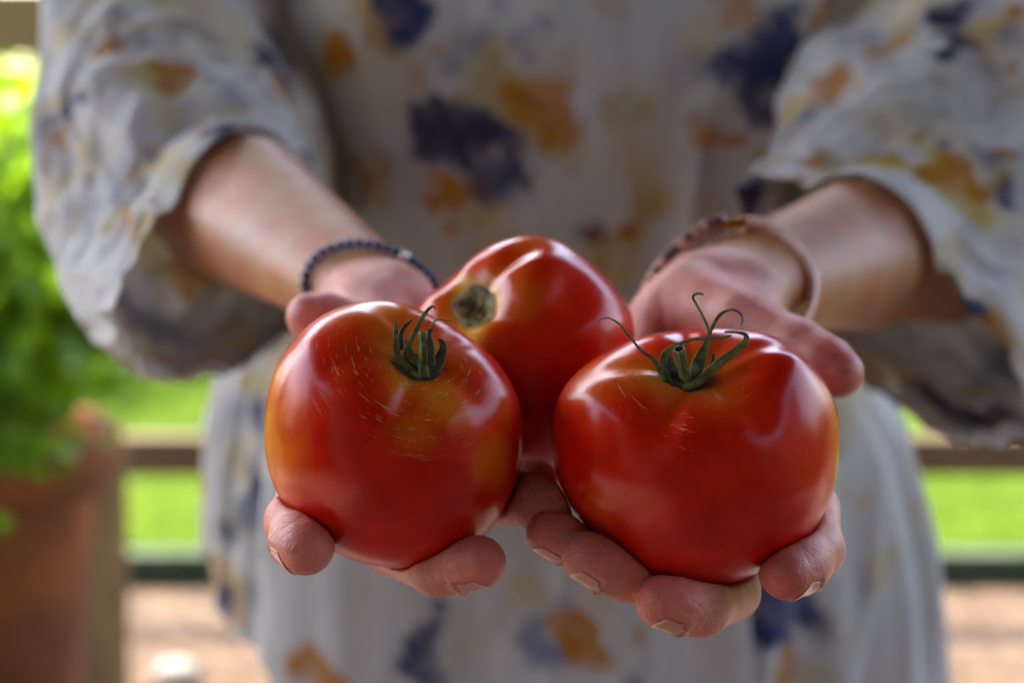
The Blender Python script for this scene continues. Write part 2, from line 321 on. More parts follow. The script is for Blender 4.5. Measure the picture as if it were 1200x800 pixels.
sil1 = [(312, 505), (315, 470), (325, 432), (345, 398), (382, 367), (424, 354), (450, 351), (476, 356), (506, 370), (547, 392), (573, 411), (591, 436), (606, 462), (612, 485), (613, 520), (608, 555), (594, 592), (564, 631), (530, 653), (498, 662), (470, 664), (430, 658), (393, 644), (347, 603), (322, 565), (314, 535)]
sil3 = [(647, 510), (650, 480), (660, 453), (687, 427), (737, 400), (780, 388), (833, 384), (870, 384), (903, 390), (930, 407), (957, 440), (973, 473), (980, 507), (978, 545), (970, 580), (947, 623), (915, 650), (885, 668), (833, 686), (800, 688), (763, 680), (727, 657), (690, 620), (663, 583), (650, 553)]
sil2 = [(490, 362), (502, 342), (517, 327), (555, 300), (592, 282), (622, 275), (650, 280), (680, 300), (705, 320), (725, 342), (740, 367), (744, 392), (738, 440), (715, 490), (680, 530), (630, 546), (575, 530), (520, 480), (488, 425), (482, 390)]
T1 = Tomato((462, 508), .50, sil1, (489, 430, 78), .0415, .17, .34, [(5, .035, 1.0, .5, .25), (3, .03, 2.4, .45, .3)], [(400, 400, .03, .35), (590, 455, .02, .25), (520, 480, .025, .3), (500, 372, -.02, .12)])
T3 = Tomato((814, 536), .50, sil3, (806, 432, 88), .044, .23, .33, [(5, .045, .4, .5, .24), (4, .03, 2.0, .5, .3)], [(900, 425, .045, .24), (700, 462, .03, .25), (866, 425, -.05, .10), (745, 440, .02, .14), (920, 520, -.018, .22), (960, 470, .02, .25), (735, 520, -.02, .16), (790, 480, .03, .2)])
T2 = Tomato((616, 410), .565, sil2, (556, 358, 72), .040, .26, .36, [(4, .05, .9, .6, .3), (5, .03, 2.6, .7, .3)], [(556, 358, -.08, .18), (602, 335, .028, .34), (640, 310, .02, .25), (665, 345, -.02, .18), (700, 380, .03, .3), (560, 410, .035, .28), (520, 345, .03, .2)])

def tomato_mat():
    m, t, b = mat('tomato_skin', .2); L = t.links
    at = N(t, 'Attribute', attribute_name='Col'); sep = N(t, 'SeparateColor'); L.new(at.outputs[0], sep.inputs[0])      # r = ripeness orange, g = yellow near stem, b = scar mask
    tc = N(t, 'TexCoord'); O = tc.outputs['Object']; uv = N(t, 'UVMap', uv_map='UVMap').outputs[0]
    n1 = noise(t, 40, 5, .6, O); n2 = noise(t, 420, 3, .6, O); n3 = noise(t, 1500, 2, .5, O)
    red = ramp(t, n1.outputs[0], [(.3, (.44, .004, .0006)), (.7, (.66, .017, .001))])
    def mth(op, a, b_, c=None):
        n = N(t, 'Math', operation=op)
        for k, v in enumerate([a, b_] + ([c] if c is not None else [])):
            if isinstance(v, (int, float)): n.inputs[k].default_value = v
            else: L.new(v, n.inputs[k])
        n.use_clamp = False; return n.outputs[0]
    fo = N(t, 'Math', operation='MULTIPLY_ADD', use_clamp=True); L.new(n1.outputs[0], fo.inputs[0]); fo.inputs[1].default_value = .9; L.new(mth('SUBTRACT', sep.outputs[0], .47), fo.inputs[2])
    fo2 = mth('MULTIPLY', fo.outputs[0], ramp(t, sep.outputs[0], [(.0, (0, 0, 0)), (.25, (1, 1, 1))]).outputs[0])
    c = mixc(t, fo2, red.outputs[0], (.66, .165, .008))
    fy = N(t, 'Math', operation='MULTIPLY_ADD', use_clamp=True); L.new(n1.outputs[0], fy.inputs[0]); fy.inputs[1].default_value = .6; L.new(mth('SUBTRACT', sep.outputs[1], .3), fy.inputs[2])
    fy2 = mth('MULTIPLY', fy.outputs[0], sep.outputs[1])
    c = mixc(t, fy2, c, (.55, .27, .022))
    # tiny pale specks
    v = N(t, 'TexVoronoi'); v.inputs['Scale'].default_value = 900; L.new(O, v.inputs['Vector'])
    sp = ramp(t, v.outputs['Distance'], [(.0, (1, 1, 1)), (.16, (0, 0, 0))])
    sp2 = mth('MULTIPLY', sp.outputs[0], mth('MULTIPLY', ramp(t, n2.outputs[0], [(.52, (0, 0, 0)), (.62, (1, 1, 1))]).outputs[0], .38))
    c = mixc(t, sp2, c, (.72, .30, .08))
    # concentric corky ticks
    mp = N(t, 'Mapping'); mp.inputs['Scale'].default_value = (20, 150, 1); L.new(uv, mp.inputs[0])
    ns = noise(t, 1.0, 3, .55, mp.outputs[0], .6); tick = ramp(t, ns.outputs[0], [(.62, (0, 0, 0)), (.655, (1, 1, 1))])
    mk = mth('MULTIPLY', tick.outputs[0], mth('MULTIPLY', sep.outputs[2], .62))
    nst = noise(t, 95, 6, .75, O, .8); st = ramp(t, nst.outputs[0], [(.54, (0, 0, 0)), (.70, (1, 1, 1))]); c = mixc(t, mth('MULTIPLY', mth('MULTIPLY', st.outputs[0], sep.outputs[2]), .8), c, (.20, .10, .012))
    crk = noise(t, 60, 6, .8, O, 2.5); ck = ramp(t, crk.outputs[0], [(.488, (0, 0, 0)), (.5, (1, 1, 1)), (.512, (0, 0, 0))]); c = mixc(t, mth('MULTIPLY', mth('MULTIPLY', ck.outputs[0], mth('POWER', sep.outputs[2], 2)), .55), c, (.16, .09, .015))
    c = mixc(t, mk, c, (.60, .38, .13))
    L.new(c, b.inputs['Base Color'])
    hs = mth('MULTIPLY_ADD', n3.outputs[0], .03, mth('MULTIPLY', mk, .5)); hs = mth('ADD', hs, mth('MULTIPLY', n2.outputs[0], .10))
    bump(t, b, hs, .35, .0005)
    L.new(mth('MULTIPLY_ADD', mk, .4, mth('MULTIPLY_ADD', n1.outputs[0], .12, .17)), b.inputs['Roughness'])
    b.inputs['Subsurface Weight'].default_value = .12; b.inputs['Subsurface Radius'].default_value = (1, .25, .1); b.inputs['Subsurface Scale'].default_value = .004
    b.inputs['IOR'].default_value = 1.36
    return m
TM = tomato_mat()
def add_tomato(T, label, orange, scars, ysz, group='ripe tomatoes held in the hands'):
    L, D, Th, Ph, F = T.mesh(); W = L[:, :1] * RGT + L[:, 1:2] * UPV - L[:, 2:] * FWD
    px, py = T.cx + L[:, 0] / T.k, T.cy - L[:, 1] / T.k
    nz = NZ(11, 9)(D); nz2 = NZ(12, 3)(D)
    r = np.zeros(len(L))
    for (x, y, s_, a) in orange:
        q = np.array([(x - T.cx), -(y - T.cy)]) * T.k / T.rr.mean(); n = np.hypot(*q); q = q / max(1, n / .99); u = np.array([q[0], q[1], math.sqrt(max(0, 1 - q @ q))])
        r = np.maximum(r, a * np.exp(-(1 - D @ u) * 2 / s_ ** 2))
    r = np.clip(r + nz * .08 * (r > .1), 0, 1)
    y_ = np.clip(np.exp(-(Th / ysz) ** 2) * (1 + .35 * nz), 0, 1)
    sc = np.zeros(len(L))
    for (x, y, s_, a) in scars:
        q = np.array([(x - T.cx), -(y - T.cy)]) * T.k / T.rr.mean(); u = np.array([q[0], q[1], math.sqrt(max(0, 1 - q @ q))])
        sc = np.maximum(sc, a * np.exp(-(1 - D @ u) * 2 / s_ ** 2))
    me = mesh_np('tomato', W, F, np.stack([r, y_, sc], 1), np.stack([Ph / 6.283, Th / PI], 1))
    o = obj('tomato', me, TM, None, label, 'tomato', group); o.location = T.c; return o
tom1 = add_tomato(T1, 'round red tomato with orange left flank, corky scratches and short upright sepals',
    [(318, 520, .42, 1), (330, 590, .28, .85), (440, 356, .38, 1), (390, 372, .22, .55), (585, 540, .22, .75), (570, 600, .2, .55), (500, 500, .2, .45), (535, 470, .16, .6), (595, 470, .2, .4)], [(530, 470, .32, 1), (470, 455, .3, .95), (500, 500, .24, .9), (555, 440, .25, .9), (420, 430, .35, .75)], .44)
tom3 = add_tomato(T3, 'wide glossy red tomato with long curling green sepals in the right hand of the photo',
    [(978, 530, .25, .9), (965, 590, .2, .6), (700, 440, .3, .62), (745, 425, .25, .7), (690, 590, .2, .4)], [(735, 448, .16, 1), (790, 490, .18, .9), (845, 455, .14, .6), (700, 460, .12, .5)], .40)
tom2 = add_tomato(T2, 'lumpy red tomato with a bare brown stem scar, resting behind the other two tomatoes',
    [(535, 385, .3, .6), (600, 350, .22, .6), (620, 285, .25, .55)], [], .62)

# calyx
def calyx_mat(name, c1, c2):
    m, t, b = mat(name, .62); tc = N(t, 'TexCoord'); n = noise(t, 260, 5, .6, tc.outputs['Object']); r = ramp(t, n.outputs[0], [(.38, c1), (.62, c2)]); t.links.new(r.outputs[0], b.inputs['Base Color'])
    n2 = noise(t, 1600, 3, .6, tc.outputs['Object']); bump(t, b, n2.outputs[0], .7, .0006); b.inputs['Subsurface Weight'].default_value = .08; b.inputs['Subsurface Scale'].default_value = .001; return m
CG = calyx_mat('sepal_green', (.028, .038, .004), (.17, .18, .03)); CD = calyx_mat('sepal_dark', (.012, .014, .003), (.05, .048, .010)); CL = calyx_mat('stem_light', (.10, .11, .02), (.24, .24, .06))
CB = calyx_mat('scar_cork', (.045, .024, .005), (.24, .19, .035))
def TD(T, px, py, d, clear=.0008):
    s = T.surf_depth(px, py)
    return d if s is None else min(d, s - clear)
def calyx(T, tom, base, d0, cup, stub, seps):
    cv, cf = [], []
    parts = []
    for pts, wd in cup:
        parts.append(sweep([P(x, y, TD(T, x, y, d0 + dd, -.0004)) for x, y, dd in pts], [w_ / 3.4e3 for w_ in wd], [w_ / 5.5e3 for w_ in wd], -FWD, 26, 10))
    v, f = merge(parts); me = mesh_np('calyx', v, f); localise(me, T.c); ca = obj('calyx', me, CD, tom)
    # stub of the stalk with a hollow cut top
    (b0, b1, r0, r1) = stub; A = P(*b0); B = P(*b1); ax = B - A; Ln = np.linalg.norm(ax); ax /= Ln; e1 = np.cross(ax, FWD); e1 /= np.linalg.norm(e1); e2 = np.cross(ax, e1)
    prof = [(r0 * 1.25, 0), (r0, .12), (r1 * .93, .55), (r1, .85), (r1 * 1.08, .97), (r1 * .98, 1.0), (r1 * .72, 1.0), (r1 * .62, .93), (r1 * .05, .9)]
    a = np.linspace(0, 2 * PI, 30, endpoint=False); V = []
    for r, h in prof:
        rr = r * (1 + .09 * np.cos(5 * a) + .05 * np.cos(3 * a + 1)); V.append(A + ax * h * Ln + np.outer(rr * np.cos(a), e1) + np.outer(rr * np.sin(a), e2))
    me = mesh_np('stalk_stub', np.concatenate(V), grid_faces(30, len(prof))); localise(me, T.c); obj('stalk_stub', me, CG, ca)
    # cut rim, paler
    ring = [A + ax * Ln + (e1 * math.cos(q) + e2 * math.sin(q)) * r1 * .86 * (1 + .09 * math.cos(5 * q)) for q in np.linspace(0, 2 * PI, 25)]
    v, f = sweep(ring, [r1 * .15] * 2, [r1 * .15] * 2, ax, 50, 6); me = mesh_np('cut_rim', v, f); localise(me, T.c); obj('cut_rim', me, CL, ca)
    for pts, wd, mt in seps:
        pp = [P(x, y, TD(T, x, y, d0 + dd)) for x, y, dd in pts]; nr = -FWD + .35 * UPV + .25 * RGT * random.uniform(-1, 1)
        v, f = sweep(pp, [w_ / 3.4e3 / 2 for w_ in wd], [max(.00022, w_ / 3.4e3 / 2 * .28) for w_ in wd], nr, 44, 10, .35); me = mesh_np('sepal', v, f); localise(me, T.c); obj('sepal', me, mt, ca)
z3 = T3.surf_depth(803, 452); z1 = T1.surf_depth(492, 440)
calyx(T3, tom3, (802, 445), z3 - .001,
    [([(771, 440, 0), (780, 447, 0), (800, 455, 0), (820, 450, 0), (835, 438, .0)], [3, 5, 7, 6, 3]), ([(776, 436, 0), (790, 446, .001), (812, 447, .001), (830, 436, .002)], [5, 7, 7, 4]), ([(779, 428, .003), (795, 436, .003), (815, 434, .004)], [6, 8, 6])],
    ((805, 448, z3 + .0005), (796, 409, z3 - .008), 6.8 / 3400, 6.6 / 3400),
    [([(778, 446, 0), (771, 430, 0), (764, 419, 0), (753, 412, 0), (738, 395, .001), (726, 380, .002), (714, 373, .004), (704, 374, .005), (701, 379, .005)], [7, 6, 5, 3.6, 3.2, 2.8, 2.2, 1.6, 1], CG),
     ([(812, 444, .0), (818, 425, .003), (827, 404, .004), (830, 388, .005), (825, 373, .005), (815, 355, .005), (812, 348, .004), (817, 344, .003), (824, 345, .002)], [13, 15, 8, 3.5, 3, 3.4, 3, 3.2, 3], CG),
     ([(828, 408, .003), (830, 396, .003), (836, 381, .004), (845, 368, .005), (858, 363, .006), (868, 368, .007), (870, 377, .007), (867, 383, .007)], [2.5, 3.4, 4.4, 4.2, 3, 2.6, 2, 1], CG),
     ([(784, 448, 0), (777, 430, .0), (780, 414, 0), (792, 405, 0), (811, 398, 0), (830, 396.5, .0), (845, 396, .001), (857, 393, .002)], [8, 10, 8, 5, 4, 4.4, 4, 2], CG),
     ([(800, 455, -.001), (822, 444, -.001), (839, 428, -.001), (858, 414, -.001), (872, 402, -.001), (874, 393, .0), (864, 389.5, .002), (849, 389, .003)], [9, 11, 10, 9.5, 8.5, 6, 4, 2.5], CG),
     ([(816, 446, 0), (830, 436, .001), (835, 424, .003), (836, 414, .004)], [10, 8, 5, 2], CD),
     ([(790, 452, 0), (787, 435, .001), (783, 418, .002)], [9, 14, 9], CD)])
calyx(T1, tom1, (492, 440), z1 - .001,
    [([(458, 424, 0), (468, 434, 0), (484, 443, 0), (500, 443, 0), (515, 433, .0)], [3, 5, 6, 6, 4]), ([(470, 424, .001), (486, 434, .001), (504, 434, .001), (516, 424, .002)], [6, 8, 9, 6]), ([(478, 418, .003), (495, 424, .003), (510, 416, .004)], [7, 9, 7])],
    ((496, 440, z1), (496, 389, z1 - .003), 8.0 / 3400, 5.0 / 3400),
    [([(494, 443, -.001), (480, 432, -.001), (467, 418, 0), (464, 400, 0), (464, 388, .001), (464, 377, .002)], [5, 8, 8, 6.5, 6, 1.5], CG),
     ([(470, 410, .002), (470, 392, .002), (475, 382, .003), (483, 375, .004)], [7, 5, 5, 2], CD),
     ([(474, 420, 0), (476, 411, 0), (481, 400, 0), (490, 382, .001), (499, 366, .003), (507, 359, .005), (511, 363, .006)], [5, 6.5, 6, 6, 4.6, 3, 1], CG),
     ([(500, 396, .001), (504, 385, .002), (508, 378, .003), (514, 374, .004), (523, 376, .005), (526, 374, .005)], [2.5, 2.4, 2, 2, 2, 1], CL),
     ([(504, 440, 0), (513, 424, 0), (519, 410, 0), (518, 401, .001), (513, 397, .002)], [10, 13, 9, 7, 3], CD),
     ([(505, 428, -.002), (505, 408, -.002), (502, 392, -.001), (507, 386, .0)], [10, 9, 7, 3], CD),
     ([(485, 436, 0), (484, 420, .001), (478, 404, .002), (473, 398, .003)], [9, 9, 6, 3], CG)])
# stem scar of the rear tomato
D = T2.ax[None]; r0 = T2.rad(D)[0]; c2 = T2.toW(D * r0)[0]; axw = T2.ax[0] * RGT + T2.ax[1] * UPV - T2.ax[2] * FWD
e1 = T2.e1[0] * RGT + T2.e1[1] * UPV - T2.e1[2] * FWD; e2 = T2.e2[0] * RGT + T2.e2[1] * UPV - T2.e2[2] * FWD
V = []; a = np.linspace(0, 2 * PI, 40, endpoint=False)
for k, rr in enumerate((.0003, .0022, .0045, .0066, .0084)):
    q = rr * (1 + .10 * np.cos(2 * a + 1) + .05 * np.cos(5 * a)); th = q / r0
    DD = np.cos(th)[:, None] * T2.ax + np.sin(th)[:, None] * (np.cos(a)[:, None] * T2.e1 + np.sin(a)[:, None] * T2.e2); R_ = T2.rad(DD)
    V.append(T2.toW(DD * (R_ + (.0003 * np.cos(5 * a + k) + (.0016, .0002, .0012, .0011, -.0003)[k]))[:, None]))
me = mesh_np('stem_scar', np.concatenate(V), grid_faces(40, 5)); localise(me, T2.c); obj('stem_scar', me, CB, tom2)

# ------------------------------------------------------------------ PERSON: implicit body
def cone(a, b, ra, rb): return (np.asarray(a, float), np.asarray(b, float), ra, rb)
def dcone(P_, c):
    a, b, ra, rb = c; ba = b - a; pa = P_ - a; h = np.clip(pa @ ba / max(1e-12, ba @ ba), 0, 1)
    q = pa - h[:, None] * ba; return np.sqrt((q * q).sum(1)) - (ra + (rb - ra) * h)
def smin(a, b, k):
    h = np.maximum(k - np.abs(a - b), 0) / k; return np.minimum(a, b) - h * h * k * .25
def smax(a, b, k): return -smin(-a, -b, k)
BIG = 1.0
def gsdf(prims, Pt, k, ctr, rad):
    d = None
    for c in prims:
        if dcone(ctr[None], c)[0] > rad + k + .004: continue
        q = dcone(Pt, c); d = q if d is None else smin(d, q, k)
    return np.full(len(Pt), BIG) if d is None else d
def surfnets(sdf, lo, hi, h, ch=20):
    lo = np.asarray(lo, float); n = np.ceil((np.asarray(hi) - lo) / h).astype(int); n = (n + ch - 1) // ch * ch
    big = n + 4; IDs = []; PTS = []; QD = []
    def gid(i, j, k): return ((i + 2) * big[1] + (j + 2)) * big[2] + (k + 2)
    for ci in range(0, n[0], ch):
        for cj in range(0, n[1], ch):
            for ck in range(0, n[2], ch):
                c0 = lo + np.array((ci, cj, ck)) * h; ctr = c0 + ch * h / 2; rad = ch * h * .9
                if abs(sdf(ctr[None], ctr, rad)[0]) > rad * 1.25: continue
                m = ch + 1; g = np.arange(m); I, J, K = np.meshgrid(g, g, g, indexing='ij')
                pts = c0 + np.stack([I, J, K], -1).reshape(-1, 3) * h; d = sdf(pts, ctr, rad).reshape(m, m, m); s = d < 0
                if s.all() or not s.any(): continue
                acc = np.zeros((ch, ch, ch, 3)); cnt = np.zeros((ch, ch, ch))
                for ax in range(3):
                    o1, o2 = [a for a in range(3) if a != ax]
                    for u in (0, 1):
                        for v in (0, 1):
                            sl0 = [slice(0, ch)] * 3; sl0[o1] = slice(u, ch + u); sl0[o2] = slice(v, ch + v); sl1 = list(sl0); sl1[ax] = slice(1, ch + 1)
                            d0 = d[tuple(sl0)]; d1 = d[tuple(sl1)]; x = (d0 < 0) != (d1 < 0); t = np.where(x, d0 / np.where(x, d0 - d1, 1), 0)
                            acc[..., ax] += np.where(x, t, 0); acc[..., o1] += np.where(x, u, 0); acc[..., o2] += np.where(x, v, 0); cnt += x
                ii, jj, kk = np.where(cnt > 0); p = acc[ii, jj, kk] / cnt[ii, jj, kk][:, None]
                PTS.append(c0 + (p + np.stack([ii, jj, kk], 1)) * h); IDs.append(gid(ii + ci, jj + cj, kk + ck))
                for ax in range(3):
                    o1, o2 = [(1, 2), (2, 0), (0, 1)][ax]; sl0 = [slice(0, ch)] * 3; sl1 = list(sl0); sl1[ax] = slice(1, ch + 1)
                    s0 = s[tuple(sl0)]; s1 = s[tuple(sl1)]; x = np.where(s0 != s1); q = [x[0] + ci, x[1] + cj, x[2] + ck]; inside = s0[x]
                    def cell(a, b):
                        r = [v.copy() for v in q]; r[o1] -= a; r[o2] -= b; return gid(*r)
                    f = np.stack([cell(0, 0), cell(1, 0), cell(1, 1), cell(0, 1)], 1); f[~inside] = f[~inside][:, ::-1]; QD.append(f)
    ids = np.concatenate(IDs); pts = np.concatenate(PTS); F = np.concatenate(QD); o = np.argsort(ids); ids = ids[o]; pts = pts[o]
    ix = np.clip(np.searchsorted(ids, F), 0, len(ids) - 1); ok = (ids[ix] == F).all(1); return pts, ix[ok]
def laplace(V, F, it=2, lam=.5):
    E = np.concatenate([F[:, [0, 1]], F[:, [1, 2]], F[:, [2, 3]], F[:, [3, 0]]]); E = np.concatenate([E, E[:, ::-1]]); n = len(V); c = np.bincount(E[:, 0], minlength=n)[:, None]
    for _ in range(it):
        S = np.stack([np.bincount(E[:, 0], V[E[:, 1], k], n) for k in range(3)], 1); V = V + lam * (S / np.maximum(c, 1) - V)
    return V
mm = .001
TOMS = [T1, T2, T3]
class Hand:
    def __init__(s, fingers, thumb, palm, arm, elbow_px, joints_r):
        s.f = []; s.fw = []
        for pts in fingers + [thumb]:
            w_ = [P(*p[:3]) for p in pts]; r = [p[3] * mm for p in pts]; s.fw.append((w_, r))
            pr = [cone(w_[k], w_[k + 1], r[k], r[k + 1] * (.97 if k < len(w_) - 2 else 1)) for k in range(len(w_) - 1)]
            # fleshy pads between the joints, on the flexion side
            J = w_[-2]; t1 = w_[-1] - J; t1 /= np.linalg.norm(t1); t0 = J - w_[0]; t0 /= np.linalg.norm(t0); inn = t1 - t0 * (t1 @ t0); inn /= max(.2, np.linalg.norm(inn))
            for k in range(max(0, len(w_) - 4), len(w_) - 1):
                a_, b_ = w_[k], w_[k + 1]; pr.append(cone(a_ * .7 + b_ * .3 + inn * r[k] * .16, a_ * .3 + b_ * .7 + inn * r[k] * .16, r[k] * .93, r[k + 1] * .93))
            s.f.append(pr)
        s.palm = [cone(P(*a[:3]), P(*b[:3]), a[3] * mm, b[3] * mm) for a, b in palm]
        s.arm = [cone(P(*arm[k][:3]), P(*arm[k + 1][:3]), arm[k][3] * mm, arm[k + 1][3] * mm) for k in range(len(arm) - 1)]
        s.arm2 = [cone(P(*elbow_px[k][:3]), P(*elbow_px[k + 1][:3]), elbow_px[k][3] * mm, elbow_px[k + 1][3] * mm) for k in range(len(elbow_px) - 1)]
        s.armx = [cone(P(*a[:3]), P(*b[:3]), a[3] * mm, b[3] * mm) for a, b in joints_r]
        s.crease = NZ(33, 120); s.adir = (s.arm[0][1] - s.arm[0][0]) / np.linalg.norm(s.arm[0][1] - s.arm[0][0]); s.nails = {}
        s.nz = NZ(31, 500); s.nz2 = NZ(32, 160)
    def sdf(s, Pt, ctr, rad):
        pal = gsdf(s.palm, Pt, .0055, ctr, rad); arm = gsdf(s.arm + s.arm2 + s.armx, Pt, .008, ctr, rad); base = smin(pal, arm, .010); base = base + .0009 * (1 - np.minimum(1, np.abs(s.crease(Pt * (1, .4, .3))))) ** 4 * sstep(.0, -.02, (Pt - s.arm[0][0]) @ s.adir); d = base
        for pr, (w_, r) in zip(s.f, s.fw):
            q = gsdf(pr, Pt, .004, ctr, rad)
            if q[0] == BIG and (q == BIG).all(): continue
            for k in (1, 2):          # flexion creases round the joints
                if k >= len(w_) - 1: continue
                J = w_[k]; t1 = w_[k + 1] - J; t1 /= np.linalg.norm(t1); t0 = J - w_[k - 1]; t0 /= np.linalg.norm(t0); tn = t0 + t1; tn /= np.linalg.norm(tn)
                inner = t1 - t0; ln = np.linalg.norm(inner)
                rel = Pt - J; a = rel @ tn; rr = np.sqrt(np.maximum((rel * rel).sum(1) - a * a, 0)); near = np.exp(-(rr / (r[k] * 1.8)) ** 4)
                side = 1.0
                if ln > .05: side = sstep(-.4, .5, (rel @ (inner / ln)) / r[k])
                wv = .0005 * np.sin(rel @ np.array((310., 270., 350.)))
                q = q + near * side * (.0012 * np.exp(-((a + wv) / .0008) ** 2) + .0005 * np.exp(-((a - .0028 + wv) / .0006) ** 2) + .0004 * np.exp(-((a + .0030 - wv) / .0006) ** 2))
            fi = [id(x) for x in s.fw].index(id(s.fw[[i_ for i_, z_ in enumerate(s.f) if z_ is pr][0]]))
            if fi in s.nails:       # skin folds that frame the nail
                tip, ax, dv, sv, rb, span, ln, fw_ = s.nails[fi]; rel = Pt - tip; x = rel @ ax; an = np.arctan2(rel @ sv, rel @ dv)
                e = np.maximum(np.abs(an) * rb - span * rb, -(x + ln - fw_)); w0 = sstep(fw_ + .0005, fw_ - .005, x) * sstep(1.9, 1.2, np.abs(an)) * sstep(-(ln + .004), -(ln + .001), x); q = q - w0 * .0007 * np.exp(-((e - .0006) / .0008) ** 2) + w0 * .0004 * sstep(.0004, -.0006, e)
            d = np.minimum(d, smin(base, q, .007)) if d is not base else smin(base, q, .007)
        for T in TOMS:
            if np.linalg.norm(ctr - T.c) > rad + .065: continue
            d = smax(d, -(T.sdf(Pt)) + .0002, .0022)
        return d
HR = Hand(  # the hand at the left of the photograph (the person's right hand)
    [[(405, 545, .560, 11), (362, 572, .522, 10.3), (346, 612, .493, 10.2), (352, 633, .4785, 9.6), (357, 641, .473, 8.8)],
     [(450, 590, .556, 11), (462, 641, .515, 10), (512, 665, .487, 9.2), (545, 660, .480, 8.6), (563, 659, .477, 8.1)],
     [(505, 585, .560, 10.5), (552, 585, .532, 9.6), (600, 582, .508, 8.8), (628, 586, .499, 8.4), (646, 591, .496, 7.8)],
     [(556, 575, .567, 9.5), (575, 572, .553, 8.6), (602, 566, .537, 7.8), (632, 562, .525, 7.0)]],
    [(436, 372, .618, 17), (438, 392, .592, 12.5), (403, 383, .577, 10.5), (380, 374, .574, 9.9), (363, 371, .573, 9)],
    [((420, 362, .630, 16), (405, 545, .566, 13)), ((437, 362, .632, 16), (455, 570, .566, 13)), ((450, 362, .632, 16), (505, 575, .568, 12)), ((462, 362, .630, 15), (550, 565, .572, 11)),
     ((420, 362, .634, 14), (466, 358, .634, 14)), ((430, 372, .62, 17), (430, 430, .595, 15)), ((475, 372, .625, 15), (530, 470, .60, 15)), ((430, 374, .62, 15), (475, 374, .622, 15))],
    [(440, 354, .636, 15), (272, 244, .80, 37), (238, 226, .89, 38)],
    [(232, 220, .89, 37), (225, 60, 1.03, 41), (262, -160, 1.10, 50)], [((424, 358, .637, 14), (255, 255, .79, 32)), ((468, 350, .637, 14), (290, 230, .79, 34))])
HL = Hand(  # the hand at the right of the photograph (the person's left hand)
    [[(905, 570, .560, 11), (950, 597, .524, 10), (954, 643, .496, 10), (938, 660, .483, 9.6), (922, 671, .476, 8.8)],
     [(852, 610, .552, 11), (856, 692, .505, 10), (822, 710, .482, 9.5), (796, 708, .476, 8.9), (775, 705, .474, 8.2)],
     [(803, 600, .555, 10.5), (785, 668, .510, 9.6), (738, 672, .485, 9.0), (708, 661, .480, 8.5), (687, 652, .479, 7.8)],
     [(752, 590, .558, 9.5), (722, 640, .518, 8.4), (682, 641, .494, 7.7), (657, 630, .488, 7.3), (641, 624, .487, 6.7)]],
    [(806, 356, .616, 18), (868, 378, .588, 13.5), (935, 407, .566, 11), (963, 423, .557, 10.2), (984, 437, .552, 9.2)],
    [((870, 356, .632, 17), (905, 570, .566, 13)), ((850, 354, .634, 17), (855, 590, .566, 13)), ((825, 356, .634, 17), (803, 590, .568, 12)), ((805, 358, .632, 16), (755, 580, .570, 11)),
     ((818, 345, .636, 15.5), (874, 352, .636, 15.5)), ((860, 370, .62, 18), (880, 430, .59, 15)), ((775, 376, .615, 15), (760, 470, .60, 15)), ((790, 376, .618, 16), (870, 380, .612, 16))],
    [(846, 342, .640, 16.5), (1010, 298, .765, 36), (1105, 300, .87, 40)],
    [(1105, 300, .87, 39), (1100, 80, 1.03, 41), (1070, -160, 1.10, 50)], [((818, 338, .640, 15.5), (1000, 285, .77, 33)), ((872, 350, .640, 15.5), (1010, 312, .765, 34))])

